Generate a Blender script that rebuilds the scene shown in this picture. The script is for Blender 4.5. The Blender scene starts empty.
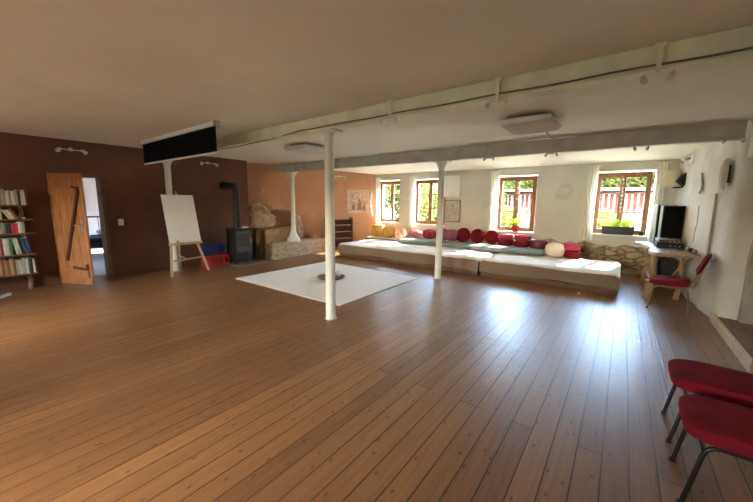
import bpy, bmesh, math, random
from mathutils import Vector, Matrix
random.seed(7)
C = bpy.context.scene.collection
PI = math.pi
sc = bpy.context.scene

# ------------------------------------------------------------------ materials
def srgb(r, g, b):
    f = lambda c: (c/255/12.92) if c/255 <= 0.04045 else ((c/255+0.055)/1.055)**2.4
    return (f(r), f(g), f(b), 1)

def mat(name, col, rough=0.6, var=0.12, scale=6.0, bump=0.0, bscale=40.0, metal=0.0, stretch=(1, 1, 1), spec=0.5, col2=None, detail=4.0, sheen=0.0):
    m = bpy.data.materials.new(name); m.use_nodes = True
    nt = m.node_tree; nd = nt.nodes; ln = nt.links
    p = nd['Principled BSDF']
    p.inputs['Roughness'].default_value = rough
    p.inputs['Metallic'].default_value = metal
    p.inputs['Specular IOR Level'].default_value = spec
    if sheen: p.inputs['Sheen Weight'].default_value = sheen
    tc = nd.new('ShaderNodeTexCoord'); mp = nd.new('ShaderNodeMapping')
    mp.inputs['Scale'].default_value = stretch
    ln.new(tc.outputs['Object'], mp.inputs['Vector'])
    nz = nd.new('ShaderNodeTexNoise'); nz.inputs['Scale'].default_value = scale; nz.inputs['Detail'].default_value = detail
    ln.new(mp.outputs['Vector'], nz.inputs['Vector'])
    mx = nd.new('ShaderNodeMix'); mx.data_type = 'RGBA'
    a = col; b = col2 if col2 else tuple(c*(1-2*var) for c in col[:3])+(1,)
    if not col2: a = tuple(min(1, c*(1+var)) for c in col[:3])+(1,)
    rp = nd.new('ShaderNodeMapRange'); rp.inputs['From Min'].default_value = .3; rp.inputs['From Max'].default_value = .7
    ln.new(nz.outputs['Fac'], rp.inputs['Value'])
    ln.new(rp.outputs['Result'], mx.inputs['Factor'])
    mx.inputs['A'].default_value = a; mx.inputs['B'].default_value = b
    ln.new(mx.outputs['Result'], p.inputs['Base Color'])
    if bump:
        n2 = nd.new('ShaderNodeTexNoise'); n2.inputs['Scale'].default_value = bscale; n2.inputs['Detail'].default_value = 5
        ln.new(mp.outputs['Vector'], n2.inputs['Vector'])
        bp = nd.new('ShaderNodeBump'); bp.inputs['Strength'].default_value = bump; bp.inputs['Distance'].default_value = .02
        ln.new(n2.outputs['Fac'], bp.inputs['Height']); ln.new(bp.outputs['Normal'], p.inputs['Normal'])
    return m

def floor_mat():
    m = bpy.data.materials.new('pine_floorboards'); m.use_nodes = True
    nt = m.node_tree; nd = nt.nodes; ln = nt.links; p = nd['Principled BSDF']
    tc = nd.new('ShaderNodeTexCoord'); sp = nd.new('ShaderNodeSeparateXYZ'); cb = nd.new('ShaderNodeCombineXYZ')
    ln.new(tc.outputs['Object'], sp.inputs[0])
    sh = nd.new('ShaderNodeMath'); sh.operation = 'ADD'; sh.inputs[1].default_value = -0.0393+13.37
    ln.new(sp.outputs['X'], sh.inputs[0])
    ln.new(sp.outputs['Y'], cb.inputs['X']); ln.new(sh.outputs[0], cb.inputs['Y'])
    br = nd.new('ShaderNodeTexBrick'); br.offset = 0.37; br.offset_frequency = 3
    for k, v in (('Scale', 1), ('Mortar Size', .0045), ('Mortar Smooth', .3), ('Bias', 0), ('Brick Width', 3.7), ('Row Height', .1337)):
        br.inputs[k].default_value = v
    br.inputs['Color1'].default_value = (.30, .148, .062, 1); br.inputs['Color2'].default_value = (.20, .095, .04, 1)
    br.inputs['Mortar'].default_value = (.03, .012, .006, 1)
    ln.new(cb.outputs[0], br.inputs['Vector'])
    # grain
    mp = nd.new('ShaderNodeMapping'); mp.inputs['Scale'].default_value = (45, 2.2, 1)
    ln.new(tc.outputs['Object'], mp.inputs['Vector'])
    gz = nd.new('ShaderNodeTexNoise'); gz.inputs['Scale'].default_value = 1; gz.inputs['Detail'].default_value = 5; gz.inputs['Distortion'].default_value = .6
    ln.new(mp.outputs[0], gz.inputs['Vector'])
    mr = nd.new('ShaderNodeMapRange'); mr.inputs['From Min'].default_value = .3; mr.inputs['From Max'].default_value = .75
    mr.inputs['To Min'].default_value = .78; mr.inputs['To Max'].default_value = 1.15
    ln.new(gz.outputs['Fac'], mr.inputs['Value'])
    mu = nd.new('ShaderNodeMix'); mu.data_type = 'RGBA'; mu.blend_type = 'MULTIPLY'; mu.inputs['Factor'].default_value = 1
    ln.new(br.outputs['Color'], mu.inputs['A']); ln.new(mr.outputs[0], mu.inputs['B'])
    # knots
    mk = nd.new('ShaderNodeMapping'); mk.inputs['Scale'].default_value = (7.48, 3.2, 1)
    ln.new(tc.outputs['Object'], mk.inputs['Vector'])
    vo = nd.new('ShaderNodeTexVoronoi'); vo.voronoi_dimensions = '2D'; vo.inputs['Scale'].default_value = 1
    ln.new(mk.outputs[0], vo.inputs['Vector'])
    kr = nd.new('ShaderNodeMapRange'); kr.inputs['From Min'].default_value = .025; kr.inputs['From Max'].default_value = .07
    kr.inputs['To Min'].default_value = .35; kr.inputs['To Max'].default_value = 1
    ln.new(vo.outputs['Distance'], kr.inputs['Value'])
    m2 = nd.new('ShaderNodeMix'); m2.data_type = 'RGBA'; m2.blend_type = 'MULTIPLY'; m2.inputs['Factor'].default_value = 1
    ln.new(mu.outputs['Result'], m2.inputs['A']); ln.new(kr.outputs[0], m2.inputs['B'])
    # worn, greyer patches where people walk
    wn = nd.new('ShaderNodeTexNoise'); wn.inputs['Scale'].default_value = .55; wn.inputs['Detail'].default_value = 3
    ln.new(tc.outputs['Object'], wn.inputs['Vector'])
    wr = nd.new('ShaderNodeMapRange'); wr.inputs['From Min'].default_value = .45; wr.inputs['From Max'].default_value = .7; wr.inputs['To Max'].default_value = .35
    ln.new(wn.outputs['Fac'], wr.inputs['Value'])
    m3 = nd.new('ShaderNodeMix'); m3.data_type = 'RGBA'; m3.inputs['B'].default_value = (.22, .115, .055, 1)
    ln.new(wr.outputs[0], m3.inputs['Factor']); ln.new(m2.outputs['Result'], m3.inputs['A'])
    ln.new(m3.outputs['Result'], p.inputs['Base Color'])
    rr = nd.new('ShaderNodeMapRange'); rr.inputs['To Min'].default_value = .285; rr.inputs['To Max'].default_value = .46
    r2 = nd.new('ShaderNodeTexNoise'); r2.inputs['Scale'].default_value = 9; r2.inputs['Detail'].default_value = 4
    ln.new(tc.outputs['Object'], r2.inputs['Vector']); ln.new(r2.outputs['Fac'], rr.inputs['Value'])
    ln.new(rr.outputs[0], p.inputs['Roughness'])
    bp = nd.new('ShaderNodeBump'); bp.inputs['Strength'].default_value = .45; bp.inputs['Distance'].default_value = .007
    ad = nd.new('ShaderNodeMath'); ad.operation = 'MULTIPLY_ADD'; ad.inputs[1].default_value = -1; 
    ln.new(br.outputs['Fac'], ad.inputs[0]); ln.new(gz.outputs['Fac'], ad.inputs[2])
    ln.new(ad.outputs[0], bp.inputs['Height'])
    mq = nd.new('ShaderNodeMapping'); mq.inputs['Scale'].default_value = (16, 5, 1); ln.new(tc.outputs['Object'], mq.inputs['Vector'])
    pz = nd.new('ShaderNodeTexNoise'); pz.inputs['Scale'].default_value = 1; pz.inputs['Detail'].default_value = 6; pz.inputs['Roughness'].default_value = .7; ln.new(mq.outputs[0], pz.inputs['Vector'])
    b2 = nd.new('ShaderNodeBump'); b2.inputs['Strength'].default_value = .5; b2.inputs['Distance'].default_value = .008
    ln.new(pz.outputs['Fac'], b2.inputs['Height']); ln.new(bp.outputs['Normal'], b2.inputs['Normal']); ln.new(b2.outputs['Normal'], p.inputs['Normal'])
    return m

def stone_mat(name, c1, c2, mortar, scale):
    m = bpy.data.materials.new(name); m.use_nodes = True
    nt = m.node_tree; nd = nt.nodes; ln = nt.links; p = nd['Principled BSDF']; p.inputs['Roughness'].default_value = .9
    tc = nd.new('ShaderNodeTexCoord'); mp = nd.new('ShaderNodeMapping'); mp.inputs['Scale'].default_value = (1, 1, 1.8)
    ln.new(tc.outputs['Object'], mp.inputs['Vector'])
    vo = nd.new('ShaderNodeTexVoronoi'); vo.inputs['Scale'].default_value = scale; ln.new(mp.outputs[0], vo.inputs['Vector'])
    ve = nd.new('ShaderNodeTexVoronoi'); ve.feature = 'DISTANCE_TO_EDGE'; ve.inputs['Scale'].default_value = scale; ln.new(mp.outputs[0], ve.inputs['Vector'])
    mx = nd.new('ShaderNodeMix'); mx.data_type = 'RGBA'; mx.inputs['A'].default_value = c1; mx.inputs['B'].default_value = c2
    ln.new(vo.outputs['Color'], mx.inputs['Factor'])
    er = nd.new('ShaderNodeMapRange'); er.inputs['From Min'].default_value = .02; er.inputs['From Max'].default_value = .1
    ln.new(ve.outputs['Distance'], er.inputs['Value'])
    m2 = nd.new('ShaderNodeMix'); m2.data_type = 'RGBA'; m2.inputs['A'].default_value = mortar
    ln.new(er.outputs[0], m2.inputs['Factor']); ln.new(mx.outputs['Result'], m2.inputs['B'])
    ln.new(m2.outputs['Result'], p.inputs['Base Color'])
    bp = nd.new('ShaderNodeBump'); bp.inputs['Strength'].default_value = .9; bp.inputs['Distance'].default_value = .04
    ln.new(er.outputs[0], bp.inputs['Height']); ln.new(bp.outputs['Normal'], p.inputs['Normal'])
    return m

def glass_mat():
    m = bpy.data.materials.new('window_glass'); m.use_nodes = True
    nt = m.node_tree; nd = nt.nodes; ln = nt.links; nd.remove(nd['Principled BSDF'])
    t = nd.new('ShaderNodeBsdfTransparent'); t.inputs['Color'].default_value = (.95, .97, .96, 1)
    g = nd.new('ShaderNodeBsdfGlossy'); g.inputs['Roughness'].default_value = .02
    f = nd.new('ShaderNodeFresnel'); f.inputs['IOR'].default_value = 1.35
    mx = nd.new('ShaderNodeMixShader')
    ln.new(f.outputs[0], mx.inputs[0]); ln.new(t.outputs[0], mx.inputs[1]); ln.new(g.outputs[0], mx.inputs[2])
    ln.new(mx.outputs[0], nd['Material Output'].inputs['Surface'])
    return m

def sheer_mat(name, col, tl=.45):
    m = bpy.data.materials.new(name); m.use_nodes = True
    nt = m.node_tree; nd = nt.nodes; ln = nt.links; nd.remove(nd['Principled BSDF'])
    d = nd.new('ShaderNodeBsdfDiffuse'); d.inputs['Color'].default_value = col
    t = nd.new('ShaderNodeBsdfTranslucent'); t.inputs['Color'].default_value = col
    mx = nd.new('ShaderNodeMixShader'); mx.inputs[0].default_value = tl
    ln.new(d.outputs[0], mx.inputs[1]); ln.new(t.outputs[0], mx.inputs[2])
    ln.new(mx.outputs[0], nd['Material Output'].inputs['Surface'])
    return m

M = {}
M['floor'] = floor_mat()
M['plaster'] = mat('warm_white_plaster', (.62, .595, .515, 1), .9, .05, 1.2, .35, 5)
M['rough_plaster'] = mat('rough_lime_plaster', (.66, .645, .60, 1), .9, .10, 1.6, .8, 4)
M['niche'] = mat('shaded_niche_plaster', (.42, .38, .34, 1), .9, .15, 2, .6, 5)  # plaster darkened to stand in for the shade inside the niche
M['ceiling'] = mat('ceiling_paint', (.82, .80, .68, 1), .9, .05, .7, .3, 3)
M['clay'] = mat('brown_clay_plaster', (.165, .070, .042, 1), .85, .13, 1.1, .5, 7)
M['clay_lit'] = mat('lit_clay_plaster', (.56, .29, .16, 1), .85, .10, 1.1, .5, 7)  # brown clay lightened to carry the window light on the recess
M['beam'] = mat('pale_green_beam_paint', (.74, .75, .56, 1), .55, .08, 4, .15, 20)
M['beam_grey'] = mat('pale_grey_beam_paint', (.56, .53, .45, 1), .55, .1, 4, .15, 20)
M['colpaint'] = mat('cream_column_paint', (.72, .72, .66, 1), .45, .05, 5, .1, 20)
M['white'] = mat('white_paint', (.80, .79, .75, 1), .5, .03, 5)
M['white_plastic'] = mat('white_plastic', (.75, .74, .70, 1), .35, .03, 5)
M['carpet'] = mat('cream_carpet', (.84, .82, .77, 1), .95, .04, 30, .3, 300)
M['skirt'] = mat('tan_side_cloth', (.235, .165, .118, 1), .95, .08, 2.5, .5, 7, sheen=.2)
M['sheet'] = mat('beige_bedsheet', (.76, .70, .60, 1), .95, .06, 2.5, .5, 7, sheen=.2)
M['grey_fab'] = mat('grey_mat_fabric', (.20, .22, .22, 1), .95, .12, 4, .3, 90)
M['grey_fab2'] = mat('light_grey_mat_fabric', (.22, .235, .23, 1), .95, .12, 4, .3, 90)
M['pallet'] = mat('dark_pallet_wood', (.16, .085, .045, 1), .8, .2, 6, .3, 30, stretch=(1, 12, 12))
M['red'] = mat('crimson_fabric', (.19, .010, .020, 1), .95, .15, 6, .25, 120, spec=.15)
M['red_b'] = mat('bright_red_fabric', (.44, .025, .055, 1), .9, .15, 6, .25, 120, sheen=.2)
M['darkred'] = mat('dark_red_leatherette', (.16, .012, .02, 1), .35, .2, 9, .2, 60)
M['mauve'] = mat('mauve_fabric', (.30, .09, .13, 1), .9, .15, 6, .2, 120)
M['yellow'] = mat('mustard_yellow_fabric', (.62, .36, .08, 1), .9, .14, 6, .25, 120)
M['floral'] = mat('orange_and_cream_floral_fabric', (.80, .62, .42, 1), .9, scale=11, col2=(.62, .14, .05, 1), detail=1)
M['pinkfloral'] = mat('pink_patterned_fabric', (.60, .30, .28, 1), .9, scale=13, col2=(.42, .02, .06, 1), detail=1)
M['redpat'] = mat('red_patterned_fabric', (.42, .04, .05, 1), .9, scale=14, col2=(.10, .012, .02, 1), detail=1)
M['cream_fab'] = mat('cream_wool_fabric', (.72, .60, .47, 1), .95, .06, 6, .3, 60)
M['wood'] = mat('brown_window_wood', (.36, .16, .07, 1), .45, .2, 5, .15, 20, stretch=(6, 6, .8))
M['pine'] = mat('pine_door_wood', (.44, .19, .07, 1), .45, .22, 5, .1, 20, stretch=(9, 9, .7))
M['pinedark'] = mat('red_brown_strip', (.10, .026, .012, 1), .5, .2, 6)
M['easelwood'] = mat('pale_easel_wood', (.52, .36, .19, 1), .55, .12, 8, .1, 20, stretch=(6, 6, .8))
M['darkwood'] = mat('dark_shelf_wood', (.10, .035, .02, 1), .5, .2, 5, .1, 20)
M['shelfboard'] = mat('lit_shelf_board', (.36, .20, .14, 1), .5, .15, 5)  # boards coloured lighter to stand in for light on their edges
M['shelfwood'] = mat('shelf_plank_wood', (.20, .10, .06, 1), .6, .2, 5, .1, 20)
M['deskwood'] = mat('grey_brown_desk_slab', (.36, .26, .19, 1), .4, .15, 4, .15, 20, stretch=(6, 1, 6))
M['trunk'] = mat('peeled_trunk_wood', (.36, .22, .12, 1), .7, .2, 6, .4, 20)
M['pale_wood'] = mat('pale_edge_board', (.62, .50, .35, 1), .5, .1, 5, .1, 20)
M['platwood'] = mat('worn_platform_wood', (.22, .13, .085, 1), .6, .2, 5, .1, 20, stretch=(6, 1, 1))
M['paper'] = mat('white_paper', (.80, .79, .78, 1), .8, .02, 3)
M['black'] = mat('black_screen_cloth', (.004, .0045, .0045, 1), .9, .1, 5, spec=.08)
M['blackplastic'] = mat('black_plastic', (.014, .014, .015, 1), .35, .1, 6)
M['iron'] = mat('black_cast_iron', (.02, .019, .018, 1), .5, .15, 8, .2, 60, metal=.3)
M['iron_front'] = mat('grey_cast_iron', (.065, .062, .055, 1), .5, .15, 8, .2, 60, metal=.3)
M['stoveglass'] = mat('sooty_stove_glass', (.05, .048, .04, 1), .15, .3, 7)
M['slate'] = mat('grey_slate', (.16, .15, .14, 1), .6, .2, 4, .2, 20)
M['steel'] = mat('brushed_steel', (.55, .55, .54, 1), .3, .05, 8, metal=.9)
M['tube'] = mat('dark_metal_tube', (.035, .03, .028, 1), .35, .1, 8, metal=.6)
M['brass'] = mat('bronze_metal_tube', (.22, .15, .09, 1), .35, .1, 8, metal=.7)
M['redplastic'] = mat('red_crate_plastic', (.50, .03, .02, 1), .4, .08, 6)
M['blueplastic'] = mat('blue_crate_plastic', (.02, .03, .16, 1), .4, .08, 6)
M['greyside'] = mat('grey_cabinet_side', (.30, .34, .36, 1), .4, .08, 5)
M['silver'] = mat('silver_plastic', (.42, .42, .41, 1), .3, .05, 8, metal=.5)
M['stone_bench'] = stone_mat('speckled_rubble_stone', (.74, .58, .38, 1), (.34, .22, .12, 1), (.62, .47, .30, 1), 11)
M['stone_wall'] = stone_mat('exposed_fieldstone', (.54, .41, .27, 1), (.34, .24, .15, 1), (.26, .19, .125, 1), 4.5)
M['sandstone'] = mat('tan_sandstone', (.52, .33, .19, 1), .9, .14, 4, .5, 14)
M['carved'] = mat('carved_pale_stone', (.58, .39, .24, 1), .9, .2, 7, 1.0, 9)
M['brownstone'] = mat('dark_brown_stone', (.22, .095, .045, 1), .9, .15, 4, .5, 14)
M['glass'] = glass_mat()
M['sheer'] = sheer_mat('sheer_cream_curtain', (.85, .82, .72, 1))
M['shade'] = sheer_mat('cream_lamp_shade', (.72, .62, .46, 1), .3)
M['milk'] = sheer_mat('milky_lamp_cover', (.74, .71, .66, 1), .3)
M['pic1'] = mat('faded_print_paper', (.66, .50, .36, 1), .7, scale=7, col2=(.42, .22, .13, 1), detail=3)
M['pic2'] = mat('grey_sketch_paper', (.58, .52, .42, 1), .7, scale=9, col2=(.36, .31, .25, 1), detail=3)
M['frame_pale'] = mat('pale_picture_frame', (.60, .46, .32, 1), .5, .1, 6)
M['frame_brown'] = mat('dull_brown_frame', (.24, .18, .12, 1), .5, .1, 6)
M['leaf'] = sheer_mat('light_green_leaves', (.045, .055, .014, 1), .5)
M['leaf2'] = sheer_mat('mid_green_leaves', (.028, .038, .011, 1), .5)
M['leaf3'] = sheer_mat('blue_green_leaves', (.006, .0135, .012, 1), .5)
M['leaf_far'] = sheer_mat('far_green_leaves', (.013, .017, .005, 1), .5)
M['leaf_far2'] = sheer_mat('far_dark_green_leaves', (.009, .013, .0045, 1), .5)
M['houseleaf'] = sheer_mat('yellow_green_blades', (.62, .72, .14, 1), .6)
M['bark'] = mat('tree_bark', (.10, .07, .05, 1), .9, .2, 8, .5, 20)
M['grass'] = mat('garden_gravel', (.38, .34, .27, 1), .95, .2, 3)
M['shed'] = mat('red_brown_shed_boards', (.014, .0062, .0056, 1), .9, .25, 3, stretch=(9, 9, .5), spec=0)
M['batten'] = mat('weathered_batten_wood', (.055, .045, .04, 1), .9, .2, 5, spec=0)
M['roofpale'] = mat('pale_shed_roof', (.05, .047, .045, 1), .9, .1, 4, spec=0)
M['fence'] = mat('grey_fence_wood', (.022, .019, .017, 1), .9, .2, 5, spec=0)
M['redpot'] = mat('red_flower_pot', (.55, .04, .03, 1), .35, .05, 5)
M['soil'] = mat('potting_soil', (.04, .025, .015, 1), .95, .2, 20)
M['bedfloor'] = mat('pale_blue_grey_floor', (.50, .52, .56, 1), .5, .05, 3)
M['bedwall'] = mat('grey_bedroom_wall', (.52, .51, .50, 1), .9, .04, 2)
M['bedcover'] = mat('dark_bed_cover', (.018, .02, .024, 1), .9, .2, 4)
M['pillow'] = mat('white_pillowcase', (.75, .72, .70, 1), .9, .05, 4)
M['pinkcloth'] = mat('magenta_cloth', (.40, .05, .10, 1), .9, .1, 5)
M['shell'] = mat('pale_shell', (.62, .54, .46, 1), .4, .25, 9)
M['darkpebble'] = mat('dark_pebble', (.07, .055, .045, 1), .4, .3, 9)
M['dishglaze'] = mat('brown_glazed_dish', (.16, .12, .09, 1), .3, .2, 6)
M['white_twig'] = mat('whitewashed_twig', (.80, .74, .64, 1), .8, .1, 10)
M['cable'] = mat('grey_cable', (.16, .15, .12, 1), .6, .1, 8)
M['bead'] = sheer_mat('white_shell_bead', (.9, .86, .75, 1), .4)

# ------------------------------------------------------------------ mesh helpers
def box(bm, x0, y0, z0, x1, y1, z1, rz=0, bev=0):
    m = Matrix.Translation(((x0+x1)/2, (y0+y1)/2, (z0+z1)/2)) @ Matrix.Rotation(rz, 4, 'Z') @ Matrix.Diagonal((abs(x1-x0), abs(y1-y0), abs(z1-z0), 1))
    r = bmesh.ops.create_cube(bm, size=1, matrix=m)
    if bev:
        es = list({e for v in r['verts'] for e in v.link_edges})
        bmesh.ops.bevel(bm, geom=es, offset=bev, segments=2, affect='EDGES', profile=.5)
    return r['verts']

def obox(bm, a, b, w, t, up=(0, 0, 1)):
    """square bar from a to b, width w, thickness t"""
    a = Vector(a); b = Vector(b); d = (b-a); L = d.length; d.normalize()
    u = Vector(up)
    if abs(u.dot(d)) > .98: u = Vector((1, 0, 0))
    s = d.cross(u).normalized(); u = s.cross(d)
    R = Matrix((s, d, u)).transposed().to_4x4()
    bmesh.ops.create_cube(bm, size=1, matrix=Matrix.Translation((a+b)/2) @ R @ Matrix.Diagonal((w, L, t, 1)))

def tube(bm, pts, r, n=8, closed=False):
    pts = [Vector(p) for p in pts]; rings = []
    rr = r if isinstance(r, (list, tuple)) else [r]*len(pts)
    ref = None
    for i, p in enumerate(pts):
        if closed: t = pts[(i+1) % len(pts)]-pts[i-1]
        else: t = pts[min(i+1, len(pts)-1)]-pts[max(i-1, 0)]
        t.normalize()
        if ref is None or abs(ref.dot(t)) > .99:
            ref = Vector((0, 0, 1)) if abs(t.z) < .9 else Vector((1, 0, 0))
        s = t.cross(ref).normalized(); u = s.cross(t).normalized(); ref = u
        rings.append([bm.verts.new(p+(s*math.cos(2*PI*k/n)+u*math.sin(2*PI*k/n))*rr[i]) for k in range(n)])
    m = len(rings)
    for i in range(m if closed else m-1):
        A = rings[i]; B = rings[(i+1) % m]
        for k in range(n):
            bm.faces.new((A[k], A[(k+1) % n], B[(k+1) % n], B[k]))
    if not closed:
        bm.faces.new(rings[0][::-1]); bm.faces.new(rings[-1])

def arc_pts(pts, rad=.05, seg=5):
    """round the corners of a polyline"""
    P = [Vector(p) for p in pts]; out = [P[0]]
    for i in range(1, len(P)-1):
        a = (P[i-1]-P[i]); b = (P[i+1]-P[i]); r = min(rad, a.length*.45, b.length*.45)
        p0 = P[i]+a.normalized()*r; p1 = P[i]+b.normalized()*r
        for k in range(seg+1):
            t = k/seg
            out.append(p0*(1-t)**2+P[i]*2*t*(1-t)+p1*t*t)
    out.append(P[-1]); return out

def lathe(bm, prof, n=20, cx=0, cy=0, sx=1, sy=1):
    rings = [[bm.verts.new((cx+r*sx*math.cos(2*PI*k/n), cy+r*sy*math.sin(2*PI*k/n), z)) for k in range(n)] for r, z in prof]
    for A, B in zip(rings, rings[1:]):
        for k in range(n): bm.faces.new((A[k], A[(k+1) % n], B[(k+1) % n], B[k]))
    bm.faces.new(rings[0][::-1]); bm.faces.new(rings[-1])

def prism(bm, poly, z0, z1):
    a = [bm.verts.new((x, y, z0)) for x, y in poly]; b = [bm.verts.new((x, y, z1)) for x, y in poly]
    n = len(poly)
    for i in range(n): bm.faces.new((a[i], a[(i+1) % n], b[(i+1) % n], b[i]))
    bm.faces.new(a[::-1]); bm.faces.new(b)

def prism_dir(bm, pts, d):
    d = Vector(d)
    a = [bm.verts.new(Vector(p)) for p in pts]; b = [bm.verts.new(Vector(p)+d) for p in pts]; n = len(pts)
    for i in range(n): bm.faces.new((a[i], a[(i+1) % n], b[(i+1) % n], b[i]))
    bm.faces.new(a[::-1]); bm.faces.new(b)

def soft(bm, w, d, h, e=.5, ez=.6, n=28, m=16, sag=0, wob=0):
    """pillow shape: superellipsoid sitting on z = 0"""
    sg = lambda c, p: math.copysign(abs(c)**p, c)
    ph = random.random()*9
    rings = []
    for j in range(1, m):
        v = -PI/2+PI*j/m
        ring = []
        for k in range(n):
            u = 2*PI*k/n
            x = w/2*sg(math.cos(v), ez)*sg(math.cos(u), e); y = d/2*sg(math.cos(v), ez)*sg(math.sin(u), e); z = h/2+h/2*sg(math.sin(v), ez)
            f = 1+wob*math.sin(5*u+ph)*math.cos(3*v+ph)
            ring.append(bm.verts.new((x*f, y*f, z)))
        rings.append(ring)
    lo = bm.verts.new((0, 0, 0)); hi = bm.verts.new((0, 0, h-sag))
    for A, B in zip(rings, rings[1:]):
        for k in range(n): bm.faces.new((A[k], A[(k+1) % n], B[(k+1) % n], B[k]))
    for k in range(n):
        bm.faces.new((lo, rings[0][(k+1) % n], rings[0][k])); bm.faces.new((hi, rings[-1][k], rings[-1][(k+1) % n]))

def obj(name, bm, m, parent=None, smooth=False, loc=None, rot=None, bev=0):
    bmesh.ops.recalc_face_normals(bm, faces=bm.faces)
    me = bpy.data.meshes.new(name); bm.to_mesh(me); bm.free()
    o = bpy.data.objects.new(name, me); C.objects.link(o)
    me.materials.append(M[m] if isinstance(m, str) else m)
    if smooth:
        for p in me.polygons: p.use_smooth = True
        try: me.set_sharp_from_angle(angle=math.radians(42))
        except Exception: pass
    if bev:
        b = o.modifiers.new('bevel', 'BEVEL'); b.width = bev; b.segments = 2; b.limit_method = 'ANGLE'
    if parent: o.parent = parent
    if loc: o.location = loc
    if rot: o.rotation_euler = rot
    return o

def tag(o, label, cat, group=None, kind=None):
    o['label'] = label; o['category'] = cat
    if group: o['group'] = group
    if kind: o['kind'] = kind
    return o

def thing(name, label, cat, loc=(0, 0, 0), rz=0, group=None):
    o = bpy.data.objects.new(name, None); C.objects.link(o); o.empty_display_size = .1
    o.location = loc; o.rotation_euler = (0, 0, rz)
    return tag(o, label, cat, group)

def struct(o):
    o['kind'] = 'structure'; return o

def dup(root, loc, rz=None, label=None, group=None):
    r = root.copy(); C.objects.link(r); r.location = loc
    if rz is not None: r.rotation_euler = (0, 0, rz)
    if label: r['label'] = label
    if group: r['group'] = group
    for ch in list(root.children):
        c = ch.copy(); C.objects.link(c); c.parent = r
        for g in ch.children:
            d = g.copy(); C.objects.link(d); d.parent = c
    return r

B = bmesh.new

# ------------------------------------------------------------------ room shell
CZ = 2.62; YB = 9.4; BACKZ = 2.53; THK = .5
b = B(); box(b, -8.55, -3.2, -.12, 2.2, 9.92, 0); struct(obj('floor', b, 'floor'))
# ceiling: flat, dropping a little towards the window wall
b = B()
gx = [-9.0+i*(11.3/40) for i in range(41)]
gy = [-3.2, -2, -1, 0, 1, 2, 2.6, 3.04, 3.5, 4, 4.6, 5.2, 5.7, 6.12, 6.8, 7.5, 8.2, 8.8, 9.92]
def cz(x, y):
    z = CZ if y < 6.12 else CZ-(y-6.12)/(YB-6.12)*(CZ-BACKZ)
    return z+.006*math.sin(1.7*x+.6*y)*math.cos(1.1*y)
top = {}; low = {}
for i, x in enumerate(gx):
    for j, y in enumerate(gy):
        low[i, j] = b.verts.new((x, y, cz(x, y))); top[i, j] = b.verts.new((x, y, CZ+.2))
nx, ny = len(gx), len(gy)
for i in range(nx-1):
    for j in range(ny-1):
        b.faces.new((low[i, j], low[i, j+1], low[i+1, j+1], low[i+1, j])); b.faces.new((top[i, j], top[i+1, j], top[i+1, j+1], top[i, j+1]))
for i in range(nx-1):
    for j in (0, ny-1): b.faces.new((low[i, j], low[i+1, j], top[i+1, j], top[i, j]))
for j in range(ny-1):
    for i in (0, nx-1): b.faces.new((low[i, j], low[i, j+1], top[i, j+1], top[i, j]))
struct(obj('ceiling', b, 'ceiling', smooth=True))

# openings in the window wall: x0, x1, z0, z1 on the room face
WIN = [(-7.06, -6.10, .86, 2.33), (-5.60, -4.42, .86, 2.33), (-2.95, -1.86, .80, 2.33), (-.62, .50, .86, 2.34)]
def wall_cells(bm, axis, face, back, u0, u1, z0, z1, holes):
    """solid wall with rectangular holes; axis 'y': u runs along x"""
    us = sorted({u0, u1, *[h[0] for h in holes], *[h[1] for h in holes]}); zs = sorted({z0, z1, *[h[2] for h in holes], *[h[3] for h in holes]})
    P = (lambda u, d, z: (u, d, z)) if axis == 'y' else (lambda u, d, z: (d, u, z))
    solid = lambda i, j: 0 <= i < len(us)-1 and 0 <= j < len(zs)-1 and not any(h[0]-1e-6 <= us[i] and us[i+1] <= h[1]+1e-6 and h[2]-1e-6 <= zs[j] and zs[j+1] <= h[3]+1e-6 for h in holes)
    V = {}
    def v(i, d, j):
        k = (i, d, j)
        if k not in V: V[k] = bm.verts.new(P(us[i], d, zs[j]))
        return V[k]
    for i in range(len(us)-1):
        for j in range(len(zs)-1):
            if not solid(i, j): continue
            for d in (face, back): bm.faces.new((v(i, d, j), v(i+1, d, j), v(i+1, d, j+1), v(i, d, j+1)))
            if not solid(i-1, j): bm.faces.new((v(i, face, j), v(i, back, j), v(i, back, j+1), v(i, face, j+1)))
            if not solid(i+1, j): bm.faces.new((v(i+1, face, j), v(i+1, back, j), v(i+1, back, j+1), v(i+1, face, j+1)))
            if not solid(i, j-1): bm.faces.new((v(i, face, j), v(i, back, j), v(i+1, back, j), v(i+1, face, j)))
            if not solid(i, j+1): bm.faces.new((v(i, face, j+1), v(i, back, j+1), v(i+1, back, j+1), v(i+1, face, j+1)))
b = B(); wall_cells(b, 'y', YB, YB+THK, -9.0, 2.2, 0, CZ+.1, WIN)
struct(obj('wall_back', b, 'plaster', bev=.015))

# left wall with the doorway
DY0, DY1, DZ = 1.22, 2.0, 2.02
b = B(); wall_cells(b, 'x', -8.2, -8.5, -3.2, 5.1, 0, CZ+.1, [(DY0, DY1, 0, DZ)])
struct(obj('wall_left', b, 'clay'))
# the recessed, slanting end of the left wall
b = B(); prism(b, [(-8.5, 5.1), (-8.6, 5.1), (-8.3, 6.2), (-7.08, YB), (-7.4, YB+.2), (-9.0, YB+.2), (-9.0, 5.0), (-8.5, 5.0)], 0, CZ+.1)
struct(obj('wall_left_recess', b, 'clay_lit'))  # lit copy of the left wall's clay
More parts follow.
